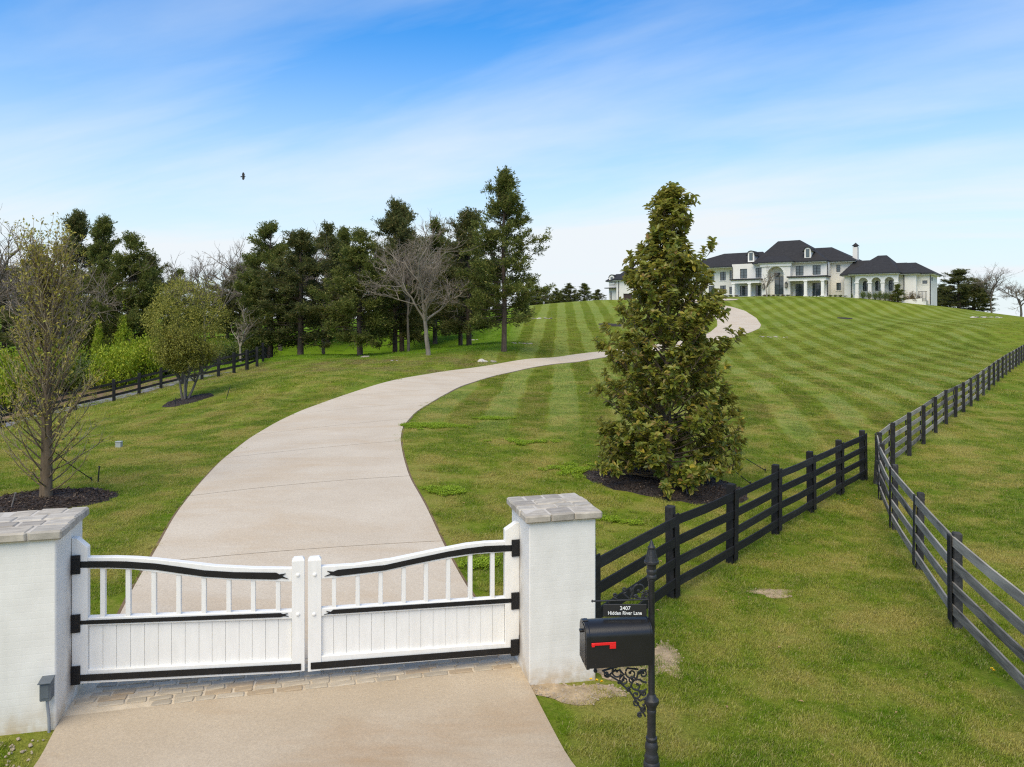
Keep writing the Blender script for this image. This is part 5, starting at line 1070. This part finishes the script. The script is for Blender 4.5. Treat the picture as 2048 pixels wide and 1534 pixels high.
# --- tall leafy magnolia
def magnolia(seed):
    rng = np.random.default_rng(seed); w = Wood(); H = 7.42
    tr = np.array([[0,0,-.2],[.01,0,1.2],[.0,.02,2.6],[.05,.0,4.2],[.02,.03,5.6],[.10,.02,6.7],[.12,.02,H-.2]]); w.add(tr, [.115,.10,.085,.065,.042,.022,.008], 8)
    hs_ = np.array([0,.25,.7,1.1,1.6,2.2,2.9,3.5,4.1,4.6,5.05,5.5,6.0,6.5,6.9,7.42]); ws = np.array([1.15,1.75,2.1,2.15,2.1,2.05,1.95,1.8,1.6,1.42,1.12,.62,.55,.62,.36,.10])
    LP, LD = [], []; ga = 2.399963; nb = 215
    for i in range(nb):
        f = (i+.5)/nb; h = .20+f**1.38*(H-.5); az = i*ga+rng.normal()*.35; R = np.interp(h+.45, hs_, ws)*rng.uniform(.80, 1.06); el = np.interp(h, [0, .8, 2, 5, 7], [-.12, .18, .58, .80, 1.0])+rng.normal()*.12
        p = np.array([np.interp(h, tr[:, 2], tr[:, 0]), np.interp(h, tr[:, 2], tr[:, 1]), h]); d = np.array([math.cos(az)*math.cos(el), math.sin(az)*math.cos(el), math.sin(el)])
        L = R/math.cos(min(el, 1.05))*.86; P, _ = curve(rng, p, d, L, 6, .055, .06); w.add(P, np.linspace(.022 if h < 4 else .014, .005, 7), 5); 
        nsub = int(4+L*4.6)
        for j in range(nsub):
            u_ = rng.uniform(.30, 1.0); k_ = u_*6; a = int(min(k_, 5)); q = P[a]+(P[a+1]-P[a])*(k_-a); dd = unit(P[a+1]-P[a])
            sd = unit(dd+rng.normal(size=3)*.55+np.array([0, 0, .42])); Ls = rng.uniform(.14, .48)*(1.15-.4*u_); S_, e = curve(rng, q, sd, Ls, 3, .12, .10); w.add(S_, [.008, .006, .005, .0035], 4)
            LP.append(S_[-1]); LD.append(e)
            if Ls > .22: LP.append(S_[2]); LD.append(unit(e+rng.normal(size=3)*.4))
        LP.append(P[-1]); LD.append(unit(P[-1]-P[-2]))
    for _ in range(9):
        LP.append(np.array([.10, 0, H-.45])+rng.normal(size=3)*[.12, .12, .28]); LD.append(unit(np.array([0, 0, 1.0])+rng.normal(size=3)*.3))
    LP, LD = np.array(LP), np.array(LD); nl = 8; n = len(LP)
    C = np.repeat(LP, nl, 0); A_ = np.repeat(LD, nl, 0); az = rng.random(n*nl)*2*math.pi; ref = unit(np.cross(A_, rdir(rng, n*nl))); B_ = np.cross(A_, ref)
    rad = ref*np.cos(az)[:, None]+B_*np.sin(az)[:, None]; D = unit(rad+A_*rng.uniform(.0, .7, n*nl)[:, None]+np.array([0, 0, .18]))
    U = unit(A_*.8+rad*(-.3)+np.array([0, 0, .5])+rng.normal(size=(n*nl, 3))*.35); L = rng.uniform(.105, .185, n*nl); Wd = L*rng.uniform(.46, .60, n*nl)
    V, Q = big_leaves(C+A_*rng.uniform(-.05, .03, n*nl)[:, None], D, U, L, Wd)
    return w.mesh('trunk', M['bark_brown']), np_mesh('crown', V, Q, None, M['mag'], False)
t_, c_ = magnolia(4)
mg = plant('magnolia_tree', 'tall conical magnolia with glossy olive leaves in the mulch bed right of the drive', 'tree', MAG, [('trunk', t_), ('crown', c_)])

# --- sparse upright tree at the left
def sparse(seed):
    rng = np.random.default_rng(seed); w = Wood(); tw = Wood(); H = 6.25
    tr = np.array([[0,0,-.2],[0,0,.3],[.02,0,1.3],[.0,.02,2.4],[.04,.0,3.6],[.0,.0,4.8],[.03,0,5.9]]); w.add(tr, [.17,.125,.11,.09,.06,.032,.012], 8)
    LP, LD = [], []
    for i in range(105):
        h = .25+(i/105)**.9*(H-1.3); az = i*2.4+rng.normal()*.3; el = np.interp(h, [0, 1, 2.5, 5], [.30, .62, .98, 1.15])+rng.normal()*.13; d = np.array([math.cos(az)*math.cos(el), math.sin(az)*math.cos(el), math.sin(el)])
        R = np.interp(h, [0, .6, 1.6, 3, 4.5, 5.6], [1.15, 1.35, 1.2, 1.0, .8, .45])*rng.uniform(.75, 1.1); L = min(R/math.cos(min(el, 1.2)), H+.15-h if h > 3 else 9)
        P, _ = curve(rng, [np.interp(h, tr[:, 2], tr[:, 0]), 0, h], d, L, 7, .075, .05); w.add(P, np.linspace(.020, .0045, 8), 5)
        for j in range(int(5+L*4.5)):
            u_ = rng.uniform(.15, 1)*7; a = int(min(u_, 6)); q = P[a]+(P[a+1]-P[a])*(u_-a); sd = unit(unit(P[a+1]-P[a])+rng.normal(size=3)*.42+np.array([0, 0, .25])); Ls = rng.uniform(.18, .55)
            S_, e = curve(rng, q, sd, Ls, 3, .12, .12); tw.add(S_, [.006, .005, .004, .003], 3); LP.append(S_[-1]); LD.append(e)
            if rng.random() < .5: LP.append(S_[1]); LD.append(e)
    LP, LD = np.array(LP), np.array(LD); keep = rng.random(len(LP)) < np.interp(LP[:, 2], [0, 1.2, 2.2, 4.0, 6], [.10, .30, .6, .55, .9]); LP, LD = LP[keep], LD[keep]; nl = 5; n = len(LP)*nl
    C = np.repeat(LP, nl, 0)+rng.normal(size=(n, 3))*.035; A_ = np.repeat(LD, nl, 0); D = unit(A_*.6+rng.normal(size=(n, 3))*.7); U = unit(rng.normal(size=(n, 3))*.5+np.array([0, 0, 1.0])); L = rng.uniform(.05, .11, n)
    V, T = leaves_np(C, D, U, L, L*.42, .2); return w.mesh('trunk', M['bark_brown']), tw.mesh('twigs', M['twig_tan']), np_mesh('crown', V, None, T, M['spl'])
t_, tw_, c_ = sparse(9); plant('sparse_tree', 'sparse upright young tree with brownish leaves behind the left gate pillar', 'tree', SPT, [('trunk', t_), ('twigs', tw_), ('crown', c_)], sz=.92)

# --- round multi-stemmed tree by the road
def multistem(seed):
    rng = np.random.default_rng(seed); w = Wood(); LP = []; H = 5.9
    def rec(p, d, L, r, lev):
        P, e = curve(rng, p, d, L, 5, .06 if lev else .03, .09); w.add(P, np.linspace(r, r*.55, 6), 6 if lev < 2 else 4)
        if lev >= 4: LP.extend(P[2:]); return
        if lev == 3: LP.extend(P[3:])
        for _ in range((4, 5, 4, 3)[lev]):
            a = rng.integers(2, 6) if lev else rng.integers(3, 6); dd = unit(e+rng.normal(size=3)*(.40, .55, .7, .8)[lev]+np.array([0, 0, .10])); rec(P[a], dd, L*rng.uniform(.50, .78)*(1.0 if lev else .85), r*.55, lev+1)
    for az in (0.3, 1.9, 3.4, 5.0): rec(np.array([.08*math.cos(az), .08*math.sin(az), -.1]), np.array([.24*math.cos(az), .24*math.sin(az), 1]), 1.9, .075, 0)
    LP = np.array(LP); c = np.array([0, 0, 3.75]); sc3 = np.array([2.1, 2.1, 2.15]); q = (LP-c)/sc3; r = np.linalg.norm(q, axis=1); LP = LP[(r < 1.03)]
    n0 = 2300; v = rdir(rng, n0)*(.68+.36*rng.random(n0)**.7)[:, None]; v = v[v[:, 2] > -.62]; w8 = 1+.10*np.sin(3*np.arctan2(v[:, 1], v[:, 0])+1)+.08*np.sin(5*v[:, 2]*2); LP = np.concatenate([LP, c+v*sc3*w8[:, None]])
    nl = 7; n = len(LP)*nl; C = np.repeat(LP, nl, 0)+rng.normal(size=(n, 3))*.11; D = unit(rng.normal(size=(n, 3))+unit(C-c)*.6+np.array([0, 0, -.1])); U = unit(rng.normal(size=(n, 3))*.6+np.array([0, 0, 1.0])+unit(C-c)*.5); L = rng.uniform(.07, .13, n)
    V, T = leaves_np(C, D, U, L, L*.42, .2); return w.mesh('trunk', M['bark_grey']), np_mesh('crown', V, None, T, M['yng'])
t_, c_ = multistem(21); plant('multi_stemmed_tree', 'round olive-green multi-stemmed tree in the left lawn near the road fence', 'tree', YNG, [('trunk', t_), ('crown', c_)], None, 0, .88, None, 1.02)

# --- cedars
def cedar(seed, H=11.0, R=2.5, base=1.6, mat='ced', open_top=.35, dens=1.0, spire=1.0):
    rng = np.random.default_rng(seed); w = Wood(); tr = np.array([[0,0,-.3],[0,0,.2],[.05,.02,H*.3],[-.06,.05,H*.6],[.03,0,H*.85],[0,0,H]]); w.add(tr, [.30,.20,.17,.115,.05,.012], 8)
    PP, DD = [], []; nb = int(150*dens); lob = rng.random(6)*6.28
    for i in range(nb):
        f = ((i+.5)/nb)**.92; h = base+f*(H-base-.12); az = i*2.4+rng.normal()*.4
        rr = R*(np.interp(f, [0, .07, .22, .45, .7, .87, 1], [.86, 1.02, 1.08, .88, .52, .24, .02]))*(1+.16*math.sin(2*az+lob[0]+f*5)+.14*math.sin(3*az+lob[1]-f*9))*rng.uniform(.55, 1.22)
        el = np.interp(f, [0, .3, .8, 1], [-.02, .25, .55, 1.0])+rng.normal()*.12; d = np.array([math.cos(az)*math.cos(el), math.sin(az)*math.cos(el), math.sin(el)])
        P, _ = curve(rng, [np.interp(h, tr[:, 2], tr[:, 0]), np.interp(h, tr[:, 2], tr[:, 1]), h], d, max(.25, rr/math.cos(min(el, .9))), 5, .03, .10); w.add(P, np.linspace(.035*(1-f)+.012, .006, 6), 4)
        L = np.linalg.norm(P[-1]-P[0]); ns = int((6+L*9))
        for j in range(ns):
            u_ = rng.uniform(.22 if f < .6 else .10, 1.0)**.8*5; a = int(min(u_, 4)); q = P[a]+(P[a+1]-P[a])*(u_-a); dd = unit(P[a+1]-P[a]); sd = unit(dd*.8+rng.normal(size=3)*.55+np.array([0, 0, .15])); Ls = rng.uniform(.18, .62)
            for t in np.linspace(.25, 1, 3): PP.append(q+sd*Ls*t+rng.normal(size=3)*.04); DD.append(sd)
    PP, DD = np.array(PP), np.array(DD); ph = rng.random(6)*6.28; x_, y_, z_ = PP.T
    nz = np.sin(2.3*x_+ph[0]+1.2*np.sin(1.3*z_+ph[3]))+np.sin(2.6*y_+ph[1]+np.sin(1.7*x_+ph[4]))+np.sin(2.9*z_+ph[2]+1.1*np.sin(1.1*y_+ph[5])); keep = nz > np.interp(z_/H, [0, .4, .75, 1], [-1.25, -1.0, -.55, -.75]); PP, DD = PP[keep], DD[keep]; nl = 8; n = len(PP)*nl; C = np.repeat(PP, nl, 0)+rng.normal(size=(n, 3))*.07; D = unit(np.repeat(DD, nl, 0)+rng.normal(size=(n, 3))*.55+np.array([0, 0, .1])); U = rdir(rng, n); L = rng.uniform(.11, .25, n)
    V, T = leaves_np(C, D, U, L, L*rng.uniform(.24, .4, n), .15); return [('trunk', w.mesh('trunk', M['bark_cedar'])), ('crown', np_mesh('crown', V, None, T, M[mat]))]
CED = [cedar(31, 12.6, 2.6, 1.9, 'ced2'), cedar(32, 11, 2.7, 1.2, 'ced'), cedar(33, 10, 2.6, 1.0, 'ced2'), cedar(34, 10.5, 2.4, 1.5, 'ced', spire=.8)]
CH = [12.6, 11, 10, 10.5]; CR = [2.6, 2.7, 2.6, 2.4]
def put_cedar(v, px, t, top, halfw, label, rz=0.0, name='cedar_tree', group='cedars of the wood'):
    p = at(px, t); H = CZ-(top-HY)/F*t-p[2]+.03; R = halfw*1.15/F*t; return plant(name, label, 'tree', p[:2], CED[v], group, rz, R/CR[v], None, H/CH[v])
G = 'cedars of the wood left of the drive'
put_cedar(0, 1008, 53, 352, 66, 'tallest pointed cedar at the right edge of the wood', .4)
put_cedar(1, 938, 60, 428, 66, 'broad dark cedar just left of the tallest pointed cedar', 1.9)
put_cedar(3, 921, 66, 470, 46, 'slimmer cedar half hidden left behind the broad dark cedar', 4.0)
put_cedar(2, 720, 56, 470, 66, 'low spreading cedar with pale stones at its foot', 2.5)
put_cedar(3, 790, 62, 411, 52, 'tall cedar rising behind the big bare tree', .9)
put_cedar(1, 804, 72, 420, 60, 'dark cedar deep behind the big bare tree', 3.3)
put_cedar(1, 601, 58, 470, 74, 'thick-trunked dark cedar left of the wood clearing', 5.1)
put_cedar(2, 540, 60, 458, 68, 'dark cedar standing at the end of the roadside fence', .2)
put_cedar(3, 655, 80, 455, 50, 'distant cedar whose spire shows above the low spreading one', 1.2)
put_cedar(0, 690, 88, 462, 46, 'farther pointed cedar near the middle of the wood', 3.8)
put_cedar(2, 870, 78, 450, 58, 'cedar in the second row right of the bare tree trunk', 4.4)
put_cedar(1, 155, 66, 434, 56, 'left cedar of the dark pair beyond the side road', .7)
put_cedar(0, 207, 62, 444, 52, 'second dark cedar beyond the side road, with ragged top', 2.0)
put_cedar(2, 262, 60, 480, 62, 'bushy cedar right of the ragged-topped one beyond the road', 3.1)
put_cedar(1, 300, 70, 515, 50, 'shorter dark cedar beside the round multi-stemmed tree', 4.9)
put_cedar(2, 360, 86, 545, 46, 'low distant cedar above the round multi-stemmed tree', 1.5)
put_cedar(3, 80, 74, 500, 62, 'dark cedar behind the sparse tree at the far left', 5.4)
put_cedar(1, 10, 80, 540, 66, 'dark cedar at the left edge of the picture', 2.7)
put_cedar(2, 425, 82, 575, 55, 'low cedar behind the small pale sapling', 3.6)
put_cedar(1, 480, 76, 535, 46, 'dark cedar left of the fence corner in the wood', .5)
put_cedar(3, 840, 100, 505, 60, 'cedar far back in the wood behind the bare tree', 1.0)
put_cedar(1, 915, 106, 500, 60, 'cedar far back in the wood behind the broad dark one', 2.3)
for i, (px, t, top, hw, lb) in enumerate(((1072,150,572,17,'first small cedar on the skyline right of the wood'),(1092,158,574,14,'thin dark tree on the skyline beside the wood'),(1112,155,578,13,'lowest dark tree on the skyline before the garage'),(1138,152,568,17,'spired cedar in the middle of the skyline row'),(1168,156,568,19,'broadest cedar of the skyline row'),(1196,165,580,14,'small cedar next to the garage on the skyline'),(1122,170,583,15,'hazy tree behind the skyline row'),(1052,165,580,22,'small cedar beside the tall cedar on the skyline'))):
    put_cedar(i % 4, px, t, top, hw, lb, i*1.3, 'cedar_tree', 'small trees on the skyline')
put_cedar(1, 1918, 150, 541, 40, 'large dark cedar right of the mansion', 1.1, group='trees right of the mansion'); put_cedar(2, 1948, 156, 560, 36, 'rounder dark cedar behind the large one right of the mansion', 2.6, group='trees right of the mansion'); put_cedar(3, 1888, 165, 570, 28, 'dark cedar close to the mansion end wall', 4.2, group='trees right of the mansion')

# --- bare trees
def bare(seed, H=9.5, spread=.62, trunk=.24, fork=.32, lev_n=(5, 5, 4, 4, 3), bark='bark_pale', twig='twig_grey', lean=0.0):
    rng = np.random.default_rng(seed); w = Wood(); tw = Wood()
    def rec(p, d, L, r, lev):
        n = 6 if lev < 3 else 4; P, e = curve(rng, p, d, L, n, .045, (.07, .11, .14, .17, .2, .2)[lev]); (w if lev < 3 else tw).add(P, np.linspace(r, r*.55, n+1), (8, 6, 5, 4, 3, 3)[lev])
        if lev >= len(lev_n): return
        for j in range(lev_n[lev]):
            a = rng.integers(max(1, n//2-1), n+1) if lev else rng.integers(n-2, n+1); dd = unit(e+rng.normal(size=3)*(spread, spread, .62, .62, .6)[lev]*.9+np.array([0, 0, .10])); rec(P[a], dd, L*rng.uniform(.50, .80)*(.95 if lev else 1.0), max(.005, r*rng.uniform(.48, .66)), lev+1)
    rec(np.array([0, 0, -.2]), np.array([lean, 0, 1]), H*fork, trunk, 0); return [('trunk', w.mesh('trunk', M[bark])), ('twigs', tw.mesh('twigs', M[twig]))]
def top_of(parts): return max(v.co.z for v in parts[1][1].vertices)
BARE = [bare(58, 9.6, .50, .125, .36, (5, 5, 5, 4, 3)), bare(52, 9, .5, .09, .36, bark='bark_grey'), bare(53, 9, .62, .10, bark='bark_grey'), bare(56, 4.2, .5, .045, .26, (6, 4, 3, 3), 'bark_pale')]
BT = [top_of(p) for p in BARE]; print('bare tops', BT)
def put_bare(v, px, t, top, label, rz=0.0, wide=1.0, name='bare_tree', group='leafless trees'):
    p = at(px, t); H = CZ-(top-HY)/F*t-p[2]; s = H/BT[v]; return plant(name, label, 'tree', p[:2], BARE[v], group, rz, s*wide, None, s)
put_bare(0, 857, 52, 425, 'big pale leafless tree with spreading crown in front of the cedars', .6, 1.3)
put_bare(1, 817, 58, 440, 'slender leafless tree left of the big pale bare one', 2.0, 1.0)
put_bare(2, 560, 74, 440, 'leafless tree whose twigs show above the dark cedars', 1.0)
put_bare(1, 408, 68, 478, 'grey leafless tree above the round multi-stemmed tree', 3.0)
put_bare(2, 455, 78, 482, 'second grey leafless tree left of the dark cedars', .2)
put_bare(2, 345, 80, 520, 'leafless tree showing above the right of the dark cedars by the road', 2.2)
put_bare(2, 510, 84, 470, 'leafless tree behind the cedar at the fence corner', 5.7)
put_bare(3, 482, 57, 598, 'small pale leafless sapling beside the fence corner', .8, 1.3, 'bare_sapling')
put_bare(1, -30, 52, 408, 'large leafless tree cut by the left edge of the picture', 1.6, 1.3)
put_bare(2, 60, 68, 470, 'leafless tree behind the sparse tree', 4.0, 1.2)
put_bare(2, 650, 66, 500, 'leafless tree between the dark cedars', 5.0)
put_bare(1, 118, 58, 500, 'brownish leafless tree left of the dark pair of cedars', 2.8, 1.3)
put_bare(1, 1984, 150, 525, 'grey leafless tree right of the dark cedars by the mansion', .5, 1.6)
put_bare(2, 2042, 146, 552, 'leafless tree at the right edge of the picture', 2.5, 1.6)
put_bare(2, 1078, 152, 566, 'thin leafless tree on the skyline beside the wood', 2.5, 1.0)
# --- shrubs and low leafy growth
def shrub(seed, mat, nclump, lf, stretch=(1, 1, 1), spiky=0.0):
    rng = np.random.default_rng(seed); w = Wood(); LP = []
    for i in range(14):
        az = i*2.4; el = rng.uniform(.5, 1.3); P, _ = curve(rng, [0, 0, -.05], [math.cos(az)*math.cos(el), math.sin(az)*math.cos(el), math.sin(el)], rng.uniform(.5, 1.0), 5, .05, .1); w.add(P*np.array(stretch), np.linspace(.03, .006, 6), 4)
    v = rdir(rng, nclump)*(rng.random(nclump)**.4)[:, None]; lo = 1+.18*np.sin(3*np.arctan2(v[:, 1], v[:, 0])+seed)+.15*np.sin(7*v[:, 2]+seed); v = v*lo[:, None]*[.95, .95, .62]+[0, 0, .62]; v = v[v[:, 2] > .05]
    if spiky: v[:, :2] *= np.interp(v[:, 2], [0, .5, 1.3], [1.0, .8, .15])[:, None]; v[:, 2] *= 1+spiky
    LP = v*np.array(stretch); nl = 10; n = len(LP)*nl; C = np.repeat(LP, nl, 0)+rng.normal(size=(n, 3))*.07; D = unit(rng.normal(size=(n, 3))+np.array([0, 0, .2])); U = unit(rng.normal(size=(n, 3))*.6+[0, 0, 1]); L = rng.uniform(.6, 1.2, n)*lf
    V, T = leaves_np(C, D, U, L, L*.5, .2); return [('stems', w.mesh('stems', M['bark_dark'])), ('foliage', np_mesh('foliage', V, None, T, M[mat]))]
SH = {'lime': [shrub(61, 'lime', 420, .10), shrub(62, 'lime', 420, .10), shrub(63, 'lime', 420, .09, spiky=.9)], 'bush': [shrub(64, 'bush', 420, .10), shrub(65, 'bush', 380, .10)], 'rust': [shrub(66, 'rust', 300, .10)]}
def put_shrub(kind, v, px, t, top, hw, label, rz=0, group='shrubs along the side road', name='shrub'):
    p = at(px, t); H = CZ-(top-HY)/F*t-p[2]; parts = SH[kind][v]; zt = 1.25 if v < 2 else 2.2; return plant(name, label, 'shrub', p[:2], parts, group, rz, hw/F*t, None, H/zt)
put_shrub('lime', 0, 232, 53, 686, 52, 'bright lime green shrub behind the roadside fence', 0)
put_shrub('lime', 2, 247, 56, 632, 30, 'lime green spiky young tree among the shrubs', 1)
put_shrub('lime', 2, 197, 56, 640, 22, 'slim yellow-green sapling left of the spiky lime one', 2)
put_shrub('lime', 1, 292, 55, 668, 40, 'lime green shrub half behind the round tree', 3)
put_shrub('lime', 1, 12, 48, 690, 60, 'yellow-green shrub at the far left edge', 4)
put_shrub('lime', 0, 128, 55, 690, 50, 'yellow-green shrub seen through the sparse tree', 5)
put_shrub('bush', 0, 330, 57, 690, 50, 'mid green shrub behind the round tree trunk', 1)
put_shrub('bush', 1, 180, 54, 715, 44, 'dark green shrub low behind the roadside fence', 2)
put_shrub('bush', 0, 70, 52, 715, 60, 'olive shrub behind the left fence near the picture edge', 3)
put_shrub('bush', 1, 400, 60, 690, 46, 'green shrub right of the round tree beyond the road', 4)
put_shrub('bush', 0, 455, 62, 680, 42, 'dark shrub left of the fence corner', 5)
put_shrub('bush', 1, 510, 64, 660, 34, 'dark shrub filling the gap by the fence corner', 6)
put_shrub('lime', 0, 505, 66, 690, 26, 'small lime shrub under the cedar at the fence corner', 7)
HG = 'shrubs in front of the mansion'
def house_shrub(kind, v, zx, zyb, zyt, hwz, d, label):
    s, z = h5(zx, zyb, d); z1 = h5(zx, zyt, d)[1]; hw = abs(h5(zx+hwz, zyb, d)[0]-s); zt = 1.25 if v < 2 else 2.2; xy = H0+HU*s+HN*d; g = hgt(*xy); return plant('shrub', label, 'shrub', xy, SH[kind][v], HG, zx, hw, g, (HZ0+z1-g)/zt)
for i, zx in enumerate((1335, 1385, 1435, 1475, 1515, 1550)): house_shrub('bush', i % 2, zx, 545, 500+(i % 3)*6, 27, 4.2, 'dark round shrub before the arcade, %s from the left' % ('first','second','third','fourth','fifth','sixth')[i])
house_shrub('rust', 0, 1575, 575, 525, 26, 5.0, 'reddish shrub at the end of the arcade row'); house_shrub('rust', 0, 1740, 570, 508, 36, 1.6, 'reddish shrub above the low retaining wall'); house_shrub('rust', 0, 1690, 580, 535, 30, 2.0, 'brownish low shrub left along the retaining wall')
house_shrub('rust', 0, 1795, 572, 530, 26, .9, 'brownish low shrub next to the dark railing')
house_shrub('bush', 1, 1245, 545, 523, 9, 3.6, 'tiny clipped shrub left of the arcade')
for i, zx in enumerate((530, 560, 600, 640, 680, 720)): house_shrub(('rust', 'bush')[i % 2], 0, zx, 545, 528, 22, 2.6, 'low hedge plant before the entrance arch, %s from the left' % ('first','second','third','fourth','fifth','sixth')[i])
for i, zx in enumerate((165, 205, 250, 300)): house_shrub('rust' if i % 2 else 'bush', 0, zx, 550, 532, 24, 3.6, 'low bed plant left of the porch, %s from the magnolia' % ('first','second','third','fourth')[i])
for i, zx in enumerate((1070, 1110, 1150, 1195)): house_shrub('bush', i % 2, zx, 545, 531, 20, .2, 'low shrub under the wing windows, %s from the porch' % ('first','second','third','fourth')[i])
for i, zx in enumerate((897, 925, 955, 985)): house_shrub('bush', i % 2, zx, 552, 540, 8, 3.8, 'tiny ball shrub before the right porch, %s from the left' % ('first','second','third','fourth')[i])
s, z = h5(1622, 560, 4.6); xy = H0+HU*s+HN*4.6; con = cedar(71, 5, 1.0, .4, 'ced2', dens=.45); g = hgt(*xy); plant('small_conifer', 'small loose conifer at the right end of the arcade', 'tree', xy, con, None, 0, .95, None, (HZ0+h5(1622, 450, 4.6)[1]-g)/5)
put_bare(3, 1534, 143, 525, 'small leafless tree left of the entrance arch', .4, 1.2, 'bare_sapling')
